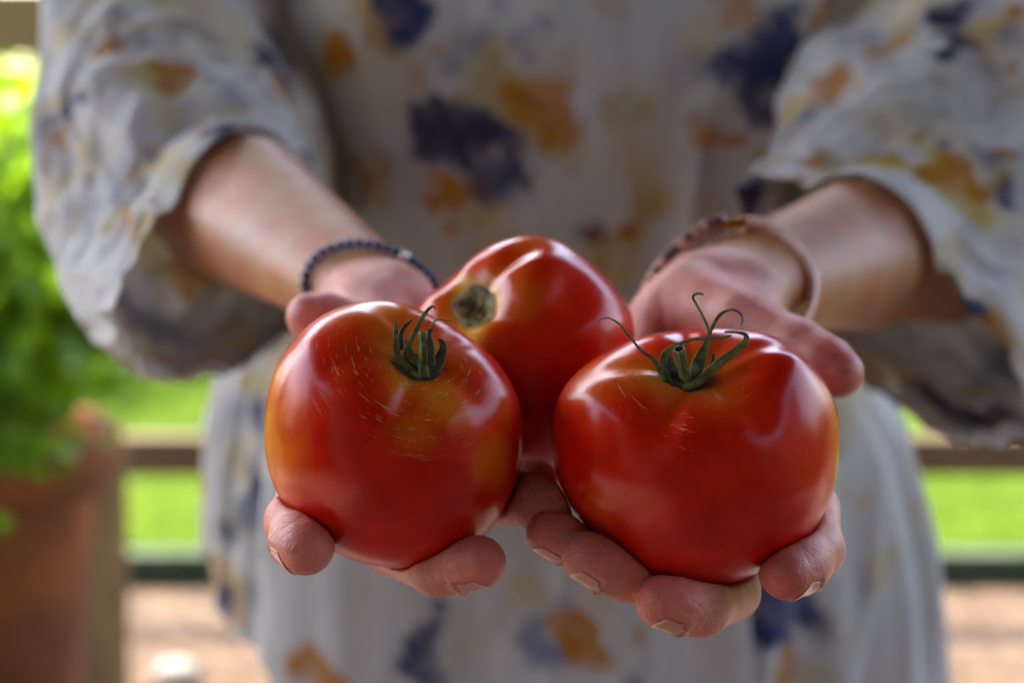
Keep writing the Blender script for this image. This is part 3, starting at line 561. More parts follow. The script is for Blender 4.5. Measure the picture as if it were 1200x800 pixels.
BX, BY = .045, 1.13          # body axis
def build_body():
    V = []; F = []; C = []; off = 0
    for H in (HR, HL):
        allp = np.array([c[i] for c in H.palm + H.arm + [q for f in H.f for q in f] for i in (0, 1)]); lo = allp.min(0) - .045; hi = allp.max(0) + .045
        v, f = surfnets(H.sdf, lo, hi, .0009); v = laplace(v, f, 2, .5)
        # colour: pinker palms and fingertips, tanned mottled forearms
        c = np.tile(np.array((.47, .20, .085)), (len(v), 1)); n1 = NZ(5, 60)(v)[:, None]; n2 = NZ(6, 300)(v)[:, None]
        tips = np.zeros(len(v)); wr = H.arm[0][0]; el = H.arm[-1][1]; axis = (el - wr) / np.linalg.norm(el - wr); along = (v - wr) @ axis
        for w_, r in H.fw: tips = np.maximum(tips, np.exp(-(np.linalg.norm(v - w_[-1], axis=1) / .017) ** 2))
        hand = sstep(.02, -.02, along)
        c = c * (1 - hand[:, None]) + np.array((.66, .27, .215)) * hand[:, None]
        c = c * (1 - .75 * tips[:, None]) + np.array((.62, .115, .085)) * .75 * tips[:, None]
        c = c * (1 + .09 * n1 + .05 * n2 + np.array((0, .16, .16)) * NZ(8, 110)(v)[:, None]); V.append(v); F.append(f + off); C.append(c); off += len(v)
    # trunk, neck, head, legs: coarser but one more implicit surface of the same mesh
    s = np.array((BX, BY, 0.)); q = lambda x, y, z: s + (x, y, z)
    body = [cone(q(-.10, 0, 1.24), q(.10, 0, 1.24), .105, .105), cone(q(-.08, 0, 1.1), q(.08, 0, 1.1), .1, .1), cone(q(-.08, .0, .95), q(.08, .0, .95), .115, .115), cone(q(-.15, .01, 1.36), q(.15, .01, 1.36), .055, .055),
            cone(q(0, 0, 1.24), q(0, 0, .9), .11, .12), cone(q(-.09, .01, .86), q(-.1, .0, .48), .088, .06), cone(q(.09, .01, .86), q(.1, .0, .48), .088, .06), cone(q(-.1, 0, .48), q(-.1, .02, .09), .055, .036), cone(q(.1, 0, .48), q(.1, .02, .09), .055, .036),
            cone(q(-.1, .02, .045), q(-.115, -.13, .035), .036, .03), cone(q(.1, .02, .045), q(.115, -.13, .035), .036, .03), cone(q(0, .012, 1.36), q(0, -.005, 1.5), .052, .05)]
    head = [cone(q(0, -.0, 1.585), q(0, .015, 1.57), .076, .078), cone(q(0, -.035, 1.50), q(0, -.02, 1.56), .045, .065), cone(q(0, -.088, 1.548), q(0, -.073, 1.585), .011, .006), cone(q(-.018, -.078, 1.515), q(.018, -.078, 1.515), .008, .008),
            cone(q(-.073, 0, 1.545), q(-.077, .008, 1.575), .008, .011), cone(q(.073, 0, 1.545), q(.077, .008, 1.575), .008, .011), cone(q(0, -.068, 1.483), q(0, -.06, 1.49), .02, .02)]
    arms = [c for H in (HR, HL) for c in H.arm2[1:]]
    def bs(Pt, ctr, rad):
        d = gsdf(body, Pt, .05, ctr, rad); d = smin(d, gsdf(head, Pt, .012, ctr, rad), .02); d = smin(d, gsdf(arms, Pt, .02, ctr, rad), .05)
        for sx in (-1, 1): d = smax(d, -(np.linalg.norm(Pt - q(sx * .031, -.088, 1.572), axis=1) - .016), .01)
        return d
    v, f = surfnets(bs, (BX - .33, BY - .3, 0), (BX + .33, BY + .22, 1.72), .006, 12); v = laplace(v, f, 1)
    V.append(v); F.append(f + off); C.append(np.tile(np.array((.5, .27, .19)), (len(v), 1)))
    V = np.concatenate(V); F = np.concatenate(F); C = np.concatenate(C)
    m, t, b = mat('skin', .42); L = t.links; at = N(t, 'Attribute', attribute_name='Col'); tc = N(t, 'TexCoord'); O = tc.outputs['Object']
    n1 = noise(t, 90, 6, .65, O); n2 = noise(t, 900, 4, .6, O); v1 = N(t, 'TexVoronoi'); v1.inputs['Scale'].default_value = 1100; L.new(O, v1.inputs['Vector'])
    fr = ramp(t, noise(t, 230, 2, .5, O).outputs[0], [(.60, (1, 1, 1)), (.70, (.80, .66, .58))]); k1 = ramp(t, n1.outputs[0], [(.3, (.86, .80, .80)), (.7, (1.08, 1.05, 1.02))])
    c = mixc(t, 1.0, at.outputs[0], k1.outputs[0], 'MULTIPLY'); c = mixc(t, .7, c, fr.outputs[0], 'MULTIPLY'); L.new(c, b.inputs['Base Color'])
    mp = N(t, 'Mapping'); mp.inputs['Scale'].default_value = (1, 2.4, .7); mp.inputs['Rotation'].default_value = (.3, .5, .2); L.new(O, mp.inputs[0]); nw = noise(t, 300, 4, .6, mp.outputs[0], .8)
    mh = N(t, 'Math', operation='MULTIPLY_ADD'); L.new(v1.outputs['Distance'], mh.inputs[0]); mh.inputs[1].default_value = .09; L.new(nw.outputs[0], mh.inputs[2])
    bump(t, b, mh.outputs[0], .85, .0008)
    b.inputs['Subsurface Weight'].default_value = .12; b.inputs['Subsurface Radius'].default_value = (1, .32, .16); b.inputs['Subsurface Scale'].default_value = .006
    me = mesh_np('person', V, F, C); localise(me, (BX, BY, 0))
    o = obj('person', me, m, None, 'person in a loose floral blouse holding three tomatoes in both cupped hands', 'person'); o.location = (BX, BY, 0); return o
def nail_frame(H, k, dors, span=43, ln=.0092, fwd=.0022):
    w_, r = H.fw[k]; tip = w_[-1]; ax = w_[-1] - w_[-2]; ax /= np.linalg.norm(ax); dv = np.asarray(CV(*dors), float); dv -= ax * (dv @ ax); dv /= np.linalg.norm(dv); H.nails[k] = (tip, ax, dv, np.cross(ax, dv), r[-1], RAD(span), ln, fwd)
NAILS = [(HR, 0, (-.85, .45, .3)), (HR, 1, (.05, .9, -.30)), (HR, 2, (.0, .9, .2)), (HR, 3, (.2, .9, .3)), (HR, 4, (-.3, -.3, .9)), (HL, 0, (.22, .82, -.50)), (HL, 1, (-.05, .85, -.42)), (HL, 2, (-.1, .88, -.34)), (HL, 3, (-.15, .9, -.28)), (HL, 4, (.5, -.4, .75))]
for q_ in NAILS: nail_frame(*q_)
person = build_body()
LOC = np.array((BX, BY, 0.))
def wear(name, me, m, parent=None, **k):
    localise(me, LOC); return obj(name, me, m, parent or person, **k)

# fingernails
nm, t, b = mat('fingernail', .28, (.72, .42, .35)); b.inputs['Subsurface Weight'].default_value = .15; b.inputs['Subsurface Scale'].default_value = .002; b.inputs['Coat Weight'].default_value = .3
tc_ = N(t, 'TexCoord'); nn_ = noise(t, 300, 2, .5, tc_.outputs['Object']); a_ = N(t, 'Attribute', attribute_name='Col'); t.links.new(a_.outputs[0], b.inputs['Base Color'])
def nail(H, k, dors, span=43, ln=.0092, fwd=.0022):
    w_, r = H.fw[k]; tip = w_[-1]; ax = w_[-1] - w_[-2]; ax /= np.linalg.norm(ax); dv = np.asarray(CV(*dors), float); dv -= ax * (dv @ ax); dv /= np.linalg.norm(dv); sv = np.cross(ax, dv)
    nu, nv = 17, 17; V = []; C = []
    rb = r[-1]
    for i, u in enumerate(np.linspace(0, 1, nu)):
        s_ = -ln + fwd + u * ln
        for j, a in enumerate(np.linspace(-1, 1, nv)):
            edge = max(.16, 1 - abs(2 * u - 1) ** 2.6) ** (1 / 2.2); an = RAD(span) * a * edge; rad = rb * .93
            back = .0009 * (1 - a * a) * (1 if u < .5 else 0) * (1 - u * 2)
            frt = .0006 * (1 - a * a) * max(0, u * 2 - 1)
            x = s_ - back + frt; rr = rad * (1.0 if x < .0 else math.sqrt(max(.12, 1 - (x / (rb * 1.12)) ** 2)))
            p = tip + ax * x + (dv * math.cos(an) + sv * math.sin(an)) * rr
            # push onto the skin surface
            V.append(p)
            tipw = sstep(.80, .90, np.array(u + .06 * a * a)); lun = sstep(.22, .1, np.array(u)); base = np.array((.60, .27, .205)) * (1 - tipw) + np.array((.66, .42, .33)) * tipw; C.append(base * (1 - .3 * lun) + np.array((.62, .40, .32)) * .3 * lun)
    V = np.array(V); 
    g = np.zeros_like(V); e = .0004
    for it in range(4):
        d0 = H.sdf(V, V.mean(0), .03); 
        for c_ in range(3):
            dx = np.zeros(3); dx[c_] = e; g[:, c_] = (H.sdf(V + dx, V.mean(0), .03) - d0) / e
        V = V - g * np.clip(d0 - .00022, -.003, .003)[:, None] / np.maximum((g * g).sum(1), .3)[:, None]
    V = V.reshape(nu, nv, 3)
    for _ in range(5): V[1:-1, 1:-1] = (V[1:-1, 1:-1] * 2 + V[:-2, 1:-1] + V[2:, 1:-1] + V[1:-1, :-2] + V[1:-1, 2:]) / 6
    me = mesh_np('fingernail', V.reshape(-1, 3), grid_faces(nv, nu, False), np.array(C))
    o = wear('fingernail', me, nm); sm = o.modifiers.new('s', 'SOLIDIFY'); sm.thickness = .0003; sm.offset = 0
for q_ in NAILS: nail(*q_)


# ------------------------------------------------------------------ BLOUSE
PALE = np.array((.73, .71, .70)); YEL = np.array((.66, .46, .06)); ORA = np.array((.60, .23, .006)); NAV = np.array((.045, .06, .175)); PUR = np.array((.065, .052, .12)); LIL = np.array((.22, .24, .38)); MUS = np.array((.50, .33, .03)); BRN = np.array((.16, .07, .03))
CK = dict(y=YEL, o=ORA, n=NAV, p=PUR, l=LIL, m=MUS, b=BRN)
def print_cloth(V, spots, seed, front_only=None, fill=60):
    r = np.random.default_rng(seed); n1 = NZ(seed + 1, 55); n2 = NZ(seed + 2, 130); n3 = NZ(seed + 3, 18); col = np.tile(PALE, (len(V), 1)) * (1 + .05 * n3(V)[:, None])
    NP = NZ(seed + 11, 260); D1 = np.stack([NP(V), NP(V + 1.3), NP(V + 2.1)], 1) * .0022 + np.stack([n1(V), NZ(seed + 5, 60)(V), NZ(seed + 6, 60)(V)], 1) * .0075 + np.stack([n2(V), NZ(seed + 7, 140)(V), n2(V + 3)], 1) * .0045
    W = V + D1; px, py, d = project(V); wash = sstep(.25, 1.2, n3(V * 1.7 + 5)); col = col * (1 - .35 * wash[:, None]) + (YEL * 1.05) * .35 * wash[:, None]
    vis = np.ones(len(V), bool) if front_only is None else front_only
    items = []
    for x, y, rx, c, a in spots:
        e = (px - x) ** 2 + (py - y) ** 2 + np.where(vis, 0, 1e6); i = int(np.argmin(e + d * 900)); items.append((V[i], rx * 1.12 / KPX * d[i], c, min(1, a * 1.1)))
    occ = np.array([it[0] for it in items]) if items else np.zeros((1, 3)) + 99
    for k in range(fill):        # the print goes on over the parts the photograph does not show
        i = r.integers(0, len(V)); p0 = V[i]
        if np.linalg.norm(occ - p0, axis=1).min() < .05 or (vis[i] and -30 < px[i] < 1230 and -30 < py[i] < 830): continue
        c = r.choice(list('yyoonlm')); items.append((p0, r.uniform(.008, .024), c, .85))
        if c in 'on': items.append((p0 + r.normal(0, .012, 3), r.uniform(.008, .016), r.choice(list('oynl')), .8))
    for k in range(int(fill * 1.7)):   # small watery touches everywhere
        p0 = V[r.integers(0, len(V))]; c = r.choice(list('yyyylmmo')); items.append((p0, r.uniform(.006, .016), c, r.uniform(.3, .65)))
        if r.random() < .5: items.append((p0 + r.normal(0, .010, 3), r.uniform(.003, .007), r.choice(list('nlob')), r.uniform(.4, .8)))
    order = {'y': 0, 'l': 1, 'm': 2, 'o': 3, 'n': 4, 'p': 4, 'b': 5}
    for p0, rad, c, a in sorted(items, key=lambda t: order[t[2]]):
        rr = np.linalg.norm(W - p0, axis=1) / rad; soft = .5 if c in 'yl' else .22; m = sstep(1 + soft, 1 - soft, rr) * a * (.82 + .22 * n2(V * .7)); m = np.clip(m, 0, 1)[:, None]
        col = col * (1 - m) + CK[c] * m
    return col
def fabric():
    m, t, b = mat('blouse_cotton', .85); L = t.links; at = N(t, 'Attribute', attribute_name='Col'); tc = N(t, 'TexCoord'); O = tc.outputs['Object']
    wv = N(t, 'TexWave', wave_type='BANDS', bands_direction='X'); wv.inputs['Scale'].default_value = 420; wv.inputs['Distortion'].default_value = 1.5; L.new(O, wv.inputs[0])
    wz = N(t, 'TexWave', wave_type='BANDS', bands_direction='Z'); wz.inputs['Scale'].default_value = 420; wz.inputs['Distortion'].default_value = 1.5; L.new(O, wz.inputs[0])
    mp = N(t, 'Mapping'); mp.inputs['Scale'].default_value = (60, 60, 5); L.new(O, mp.inputs[0]); sl = noise(t, 1.0, 5, .6, mp.outputs[0])
    k = ramp(t, sl.outputs[0], [(.3, (.86, .86, .86)), (.7, (1.06, 1.06, 1.06))]); c = mixc(t, 1.0, at.outputs[0], k.outputs[0], 'MULTIPLY'); L.new(c, b.inputs['Base Color'])
    ad = N(t, 'Math', operation='ADD'); L.new(wv.outputs[1], ad.inputs[0]); L.new(wz.outputs[1], ad.inputs[1]); bump(t, b, ad.outputs[0], .3, .0006)
    tl = N(t, 'BsdfTranslucent'); L.new(c, tl.inputs[0]); mx = N(t, 'MixShader'); mx.inputs[0].default_value = .38; L.new(b.outputs[0], mx.inputs[1]); L.new(tl.outputs[0], mx.inputs[2]); L.new(mx.outputs[0], t.nodes['Material Output'].inputs[0])
    b.inputs['Specular IOR Level'].default_value = .2; return m
FAB = fabric()
def sleeve(rings, spots, seed, sign, H):
    C = catmull([P(*r[0]) for r in rings], 150); Vv = catmull([CV(*r[1]) for r in rings], 150); Hh = catmull([CV(*r[2]) for r in rings], 150)
    nu = 220; a = np.linspace(0, 2 * PI, nu, endpoint=False); t = np.linspace(0, 1, 150)
    V = C[:, None] + Vv[:, None] * np.cos(a)[None, :, None] + Hh[:, None] * np.sin(a)[None, :, None]; Nn = V - C[:, None]; rl = np.linalg.norm(Nn, axis=2, keepdims=True); Nn = Nn / rl
    f = NZ(seed, 1.0)
    A, T = np.meshgrid(a, t); pts = np.stack([np.cos(A) * 2.4, np.sin(A) * 2.4, T * 5.5], -1).reshape(-1, 3)
    fold = NZ(seed, 1.5)(pts) * .6 + NZ(seed + 9, 2.8)(pts) * .4; fold = fold.reshape(A.shape)
    lng = (np.sin(A * 7 + 3 * T + sign) * .5 + np.sin(A * 11 - 4 * T) * .35)
    amp = .011 * np.sin(np.clip(T * 1.05, 0, 1) * PI) ** .6 + .002; cr = NZ(seed + 4, 5.5)(pts).reshape(A.shape); cr = (1 - np.abs(cr)) ** 3 * .006 * sstep(.1, .5, T)
    disp = fold * amp + cr - .002 + lng * .0032 * sstep(.2, .9, T)
    V = V + Nn * disp[..., None]; V = V.reshape(-1, 3); F = grid_faces(nu, 150); e = .001
    def arm(Q): return gsdf(H.arm + H.arm2 + H.armx, Q, .008, Q.mean(0), 9)
    for it in range(6):          # cloth lies on the arm, never inside it
        d0 = arm(V); g = np.stack([(arm(V + np.eye(3)[c_] * e) - d0) / e for c_ in range(3)], 1); pushv = g * np.clip(.0055 - d0, 0, .02)[:, None]; V = V + pushv
        if it < 4: G = V.reshape(150, nu, 3); G[1:-1] = (G[1:-1] * 4 + G[:-2] + G[2:] + np.roll(G[1:-1], 1, 1) + np.roll(G[1:-1], -1, 1)) / 8; V = G.reshape(-1, 3)
    # which vertices face the camera
    Nf = Nn.reshape(-1, 3); vis = ((CAM - V) * Nf).sum(1) > 0
    col = print_cloth(V, spots, seed, vis, 90); me = mesh_np('sleeve', V, F, col); return me
RS = [((215, -170, 1.12), (0, 0, .075), (.085, 0, 0)), ((236, -20, 1.10), (0, .02, .08), (.094, 0, .06)), ((236, 130, 1.0), (-.008, .055, .066), (.088, -.01, .08)), ((230, 232, .92), (-.012, .078, .035), (.072, -.005, .06)),
      ((250, 285, .845), (-.02, .076, -.012), (.050, .0, .055)), ((274, 316, .79), (-.024, .059, -.022), (.040, .004, .062))]
LS = [((1150, -170, 1.12), (0, 0, .075), (-.085, 0, 0)), ((1110, -20, 1.10), (0, .02, .08), (-.115, 0, .07)), ((1095, 130, 1.0), (.012, .06, .066), (-.115, -.01, .10)), ((1110, 250, .925), (.03, .092, .035), (-.094, 0, .07)),
      ((1086, 320, .85), (.054, .092, -.01), (-.06, 0, .055)), ((1026, 364, .79), (.062, .076, -.018), (-.031, .004, .062))]
spR = [(215, 88, 24, 'o', .9), (195, 95, 26, 'y', .7), (190, 80, 14, 'm', .9), (75, 122, 20, 'n', .95), (95, 108, 16, 'n', .9), (60, 150, 12, 'n', .7), (125, 98, 12, 'n', .8), (80, 172, 15, 'o', .9), (150, 250, 17, 'o', .95), (132, 250, 12, 'm', .8), (155, 180, 26, 'l', .3),
       (258, 152, 20, 'o', .95), (240, 150, 20, 'y', .6), (210, 170, 22, 'y', .8), (190, 130, 24, 'y', .5), (300, 140, 22, 'n', .9), (330, 150, 22, 'o', .9), (355, 175, 20, 'o', .8), (322, 80, 30, 'n', .9), (330, 60, 22, 'n', .85), (300, 100, 20, 'n', .6),
       (185, 300, 12, 'n', .9), (180, 330, 12, 'n', .9), (160, 310, 18, 'n', .75), (100, 320, 12, 'n', .6), (105, 270, 14, 'l', .7), (200, 340, 30, 'y', .25), (178, 395, 16, 'o', .9), (218, 430, 18, 'o', .95), (115, 345, 10, 'o', .6), (140, 20, 20, 'n', .5), (120, 60, 14, 'o', .7), (170, 50, 22, 'l', .5), (230, 30, 22, 'l', .6), (250, 210, 16, 'y', .5), (110, 200, 22, 'l', .25), (300, 395, 12, 'b', .8), (250, 380, 20, 'y', .3)]
spL = [(1112, 20, 26, 'p', .95), (1118, 45, 18, 'p', .9), (1160, 30, 26, 'y', .8), (1190, 10, 16, 'o', .8), (1185, 90, 16, 'o', .8), (1050, 62, 22, 'o', .7), (1180, 45, 20, 'l', .6), (1075, 20, 22, 'l', .3), (1070, 185, 24, 'y', .9), (1100, 195, 30, 'o', .95), (1130, 205, 24, 'o', .9), (1060, 175, 16, 'm', .9),
       (1085, 165, 18, 'n', .8), (1110, 155, 16, 'n', .8), (1150, 180, 20, 'n', .6), (1175, 180, 14, 'o', .9), (1030, 185, 18, 'y', .9), (990, 212, 24, 'n', .95), (1010, 220, 16, 'n', .8), (1130, 240, 30, 'y', .9), (1085, 270, 10, 'o', .8), (1060, 240, 18, 'y', .7), (1190, 240, 24, 'n', .8), (1165, 215, 18, 'm', .8), (1075, 285, 14, 'y', .6), (955, 190, 14, 'o', .7),
       (930, 205, 10, 'b', .5), (1070, 392, 30, 'n', .95), (1095, 385, 20, 'n', .9), (1040, 385, 14, 'n', .8), (1090, 440, 18, 'o', .7), (1050, 440, 34, 'y', .8), (1110, 470, 26, 'l', .5), (1020, 420, 26, 'y', .7), (1090, 515, 22, 'o', .8), (1180, 505, 14, 'b', .8), (1150, 410, 18, 'o', .6), (1000, 390, 16, 'm', .8), (1180, 330, 20, 'l', .5), (1150, 300, 16, 'y', .4)]

def torso():
    nz_, nu = 230, 420; a = np.linspace(0, 2 * PI, nu, endpoint=False); t = np.linspace(0, 1, nz_)
    zt = 1.438; zk = [0, .12, .3, .48, .62, .8, 1]; hw = np.interp(t, [0, .04, .09, .15, .24, .38, .51, .65, .8, 1], [.07, .12, .20, .207, .205, .18, .205, .262, .285, .292]); dp = np.interp(t, zk, [.068, .118, .135, .135, .15, .17, .185])
    for q in (hw, dp):
        q[:] = np.convolve(np.pad(q, 14, mode='edge'), np.ones(29) / 29, 'same')[14:-14] if q is dp else np.convolve(np.pad(q, 5, mode='edge'), np.ones(11) / 11, 'same')[5:-5]
    T, A = np.meshgrid(t, a, indexing='ij'); ca, sa = np.cos(A), np.sin(A)      # sa<0: front
    hem = .903 - .09 * sstep(-.75, -.2, ca) - .030 * np.clip(-sa, 0, 1) ** 2 * (np.abs(ca) < 2) - .03 * np.clip(sa, 0, 1)
    # rounded shirt tails: side vents rise
    hem = hem + .035 * np.exp(-((np.abs(ca) - 1) / .10) ** 2)
    Z = zt + (hem - zt) * T
    p = 2.4; rs = 1 / (np.abs(ca) ** p + np.abs(sa) ** p) ** (1 / p)
    pts = np.stack([ca * 2, sa * 2, T * 2], -1).reshape(-1, 3)
    fold = NZ(64, 1.0)(np.stack([ca * 6, sa * 6, T * 1.2], -1).reshape(-1, 3)).reshape(A.shape) * .8 + NZ(65, 1.0)(np.stack([ca * 14, sa * 14, T * 2], -1).reshape(-1, 3)).reshape(A.shape) * .35; big = NZ(61, 1.6)(pts).reshape(A.shape)
    cr = (1 - np.abs(NZ(66, 3.2)(pts).reshape(A.shape))) ** 3; k = fold * (.003 + .007 * sstep(.35, 1, T)) + big * .007 + cr * .004
    side = np.abs(ca) ** 6; k = k + side * .006 * np.sin(A * 42 + T * 2) * sstep(.5, .9, T)
    X = BX + ca * rs * hw[:, None] * 1.0 + k * ca; Y = BY - .02 + sa * rs * dp[:, None] + k * sa * 1.2
    V = np.stack([X, Y, Z], -1).reshape(-1, 3)
    vis = (sa < .15).ravel()
    sp = [(470, 12, 30, 'n', .95), (455, 8, 44, 'm', .55), (440, 20, 26, 'o', .5), (392, 66, 25, 'o', .95), (378, 72, 26, 'y', .5), (520, 102, 12, 'n', .9), (505, 130, 26, 'p', .95), (520, 155, 34, 'p', .98), (500, 165, 24, 'p', .95), (545, 160, 22, 'p', .95), (572, 165, 20, 'p', .95), (575, 190, 16, 'n', .7), (600, 168, 24, 'l', .45),
          (490, 130, 16, 'p', .9), (562, 210, 28, 'l', .95), (552, 212, 20, 'n', .6), (548, 128, 16, 'o', .6), (510, 228, 26, 'o', .98), (498, 226, 16, 'o', .95), (522, 250, 12, 'o', .8), (527, 280, 10, 'o', .8), (640, 118, 38, 'o', .9), (655, 135, 30, 'o', .75), (610, 118, 44, 'm', .55), (650, 80, 34, 'm', .35), (600, 90, 44, 'y', .5), (642, 108, 11, 'b', .9), (640, 150, 26, 'm', .6),
          (500, 72, 20, 'o', .5), (550, 60, 22, 'l', .55), (548, 25, 20, 'l', .4), (420, 195, 18, 'o', .85), (430, 215, 18, 'o', .9), (415, 185, 12, 'b', .5), (685, 280, 20, 'o', .9), (678, 272, 24, 'n', .55), (725, 268, 16, 'o', .8), (700, 300, 30, 'y', .6), (740, 250, 20, 'y', .4),
          (900, 42, 32, 'n', .95), (925, 35, 26, 'n', .95), (880, 65, 30, 'n', .9), (860, 72, 24, 'n', .7), (905, 75, 26, 'n', .95), (895, 110, 24, 'n', .9), (890, 125, 18, 'n', .8), (840, 160, 22, 'o', .95), (845, 175, 14, 'o', .9), (830, 145, 20, 'l', .6), (820, 80, 26, 'l', .4), (855, 2, 22, 'o', .8), (965, 20, 22, 'o', .8), (955, 45, 24, 'y', .8), (975, 5, 18, 'b', .6), (820, 55, 26, 'y', .4), (780, 180, 40, 'y', .3), (760, 110, 30, 'y', .25), (830, 200, 20, 'l', .4), (900, 150, 12, 'o', .5), (940, 70, 14, 'y', .7),
          (300, 490, 20, 'n', .9), (305, 460, 12, 'n', .7), (265, 490, 12, 'l', .7), (295, 600, 24, 'n', .85), (300, 570, 14, 'n', .8), (275, 620, 16, 'n', .6), (230, 520, 14, 'o', .6), (225, 550, 14, 'y', .7), (290, 540, 26, 'y', .5), (275, 680, 30, 'y', .6), (250, 670, 14, 'o', .6), (258, 700, 14, 'n', .8), (230, 680, 14, 'y', .7), (300, 700, 20, 'l', .4), (285, 445, 16, 'y', .6), (330, 400, 26, 'y', .5), (330, 390, 14, 'l', .6),
          (505, 715, 12, 'n', .85), (503, 740, 12, 'n', .85), (495, 760, 22, 'n', .9), (520, 785, 22, 'n', .9), (530, 800, 20, 'n', .8), (480, 755, 14, 'n', .7), (365, 785, 24, 'o', .9), (390, 795, 22, 'o', .9), (345, 775, 12, 'o', .7), (680, 748, 24, 'o', .95), (665, 742, 12, 'o', .9), (640, 765, 20, 'l', .8), (655, 715, 14, 'l', .7), (740, 790, 16, 'n', .8), (735, 800, 14, 'n', .7), (760, 750, 10, 'o', .8), (766, 700, 12, 'y', .8),
          (900, 715, 34, 'n', .95), (930, 700, 28, 'n', .95), (880, 740, 22, 'n', .9), (915, 750, 20, 'n', .85), (890, 690, 16, 'n', .8), (955, 725, 20, 'n', .6), (860, 745, 16, 'o', .7), (845, 775, 18, 'o', .85), (915, 795, 24, 'o', .9), (985, 520, 12, 'l', .5), (1025, 600, 12, 'y', .5), (1020, 680, 14, 'l', .4), (960, 790, 20, 'y', .5), (1000, 740, 16, 'y', .4), (985, 500, 20, 'y', .3), (620, 700, 22, 'y', .4), (700, 690, 22, 'y', .3), (560, 735, 26, 'y', .25)]
    col = print_cloth(V, sp, 90, vis, 150)
    # front tail that hangs free over the rest
    ia = np.where((np.sin(a) < -.3) & (np.cos(a) > -.74) & (np.cos(a) < .42))[0]; it = np.arange(int(nz_ * .46), nz_); G = V.reshape(nz_, nu, 3)[it][:, ia].copy(); tt = np.linspace(0, 1, len(it))[:, None]; uu = np.linspace(0, 1, len(ia))[None]
    G[..., 1] -= .003 + .028 * tt ** .8 + .006 * np.sin(uu * 9 + tt * 2) * tt; G[..., 2] += -.035 * tt ** 2 + .05 * tt ** 4 * np.exp(-(uu / .10) ** 2) + .02 * tt ** 4 * sstep(.9, 1, uu)
    G[..., 0] -= .012 * tt ** 3 * (1 - uu) ** 2; G[..., 0] -= .01 * (1 - uu) ** 2 * np.sin(tt * 5)
    G = G.reshape(-1, 3); tcol = print_cloth(G, [q for q in sp if q[1] > 560 and 310 < q[0] < 775], 90, np.ones(len(G), bool), 0); tail = mesh_np('shirt_tail', G, grid_faces(len(ia), len(it), False), tcol)
    return mesh_np('blouse', V, grid_faces(nu, nz_), col), tail
tb, tail = torso(); bl = wear('blouse', tb, FAB, label='loose off-white blouse printed with mustard and navy flowers')
o = wear('shirt_tail', tail, FAB, bl); s_ = o.modifiers.new('s', 'SOLIDIFY'); s_.thickness = .0012
s_ = bl.modifiers.new('s', 'SOLIDIFY'); s_.thickness = .001
for rg, sp, sd_, sg, hh in ((RS, spR, 71, 0, HR), (LS, spL, 83, 2, HL)):
    o = wear('sleeve', sleeve(rg, sp, sd_, sg, hh), FAB, bl); s_ = o.modifiers.new('s', 'SOLIDIFY'); s_.thickness = .0012; s_.offset = 0
# jeans
def jeans():
    J = noisy_mat('denim', (.02, .06, .17), (.05, .12, .28), 220, .85, .001, 4)
    q = lambda x, y, z: np.array((BX + x, BY + y, z)); pr = [cone(q(-.09, 0, .93), q(.09, 0, .93), .13, .13), cone(q(-.138, .0, .90), q(-.115, .0, .48), .118, .085), cone(q(.138, .0, .90), q(.115, .0, .48), .118, .085), cone(q(-.105, 0, .48), q(-.103, .02, .12), .078, .06), cone(q(.105, 0, .48), q(.103, .02, .12), .078, .06)]
    nz = NZ(77, 45)
    def f(Pt, c, r): d = gsdf(pr, Pt, .02, c, r) + nz(Pt * (1, 1, .6)) * .003; return smax(d, .075 - Pt[:, 2], .004)
    v, fc = surfnets(f, q(-.32, -.24, .0), q(.32, .24, 1.1), .008, 12); wear('jeans', mesh_np('jeans', laplace(v, fc, 1), fc), J)
    sm_, t, b = mat('shoe_canvas', .7, (.12, .10, .09))
    for s in (-1, 1):
        v, f_ = ball(q(s * .107, -.045, .045), (.047, .13, .05), 28, 18); v[:, 2] = np.maximum(v[:, 2], .014) + (v[:, 1] > BY - .02) * 0.0; wear('shoe', mesh_np('shoe', v, f_), sm_)
    hm = noisy_mat('hair', (.28, .2, .12), (.5, .38, .24), 60, .45, .002, 6, (20, 20, 1))
    h = [cone(q(0, .018, 1.60), q(0, .03, 1.56), .086, .088), cone(q(-.06, .03, 1.57), q(-.075, .035, 1.44), .04, .03), cone(q(.06, .03, 1.57), q(.075, .035, 1.44), .04, .03), cone(q(0, .06, 1.55), q(0, .07, 1.42), .06, .045)]
    nh = NZ(78, 60)
    def g(Pt, c, r): d = gsdf(h, Pt, .03, c, r) + nh(Pt * (1, 1, .15)) * .003; return smax(d, -(np.linalg.norm((Pt - q(0, -.085, 1.535)) * (1, 1, .8), axis=1) - .078), .01)
    v, fc = surfnets(g, q(-.16, -.14, 1.34), q(.16, .2, 1.74), .005, 12); wear('hair', mesh_np('hair', laplace(v, fc, 1), fc), hm)
    em, t, b = mat('eye', .1, (.8, .8, .78)); im, t, b = mat('iris', .1, (.08, .12, .16))
    for s in (-1, 1):
        v, f_ = ball(q(s * .031, -.068, 1.572), .0125); e = wear('eye', mesh_np('eye', v, f_), em); v, f_ = ball(q(s * .031, -.0775, 1.570), (.0055, .0035, .0055)); wear('iris', mesh_np('iris', v, f_), im, e)
jeans()

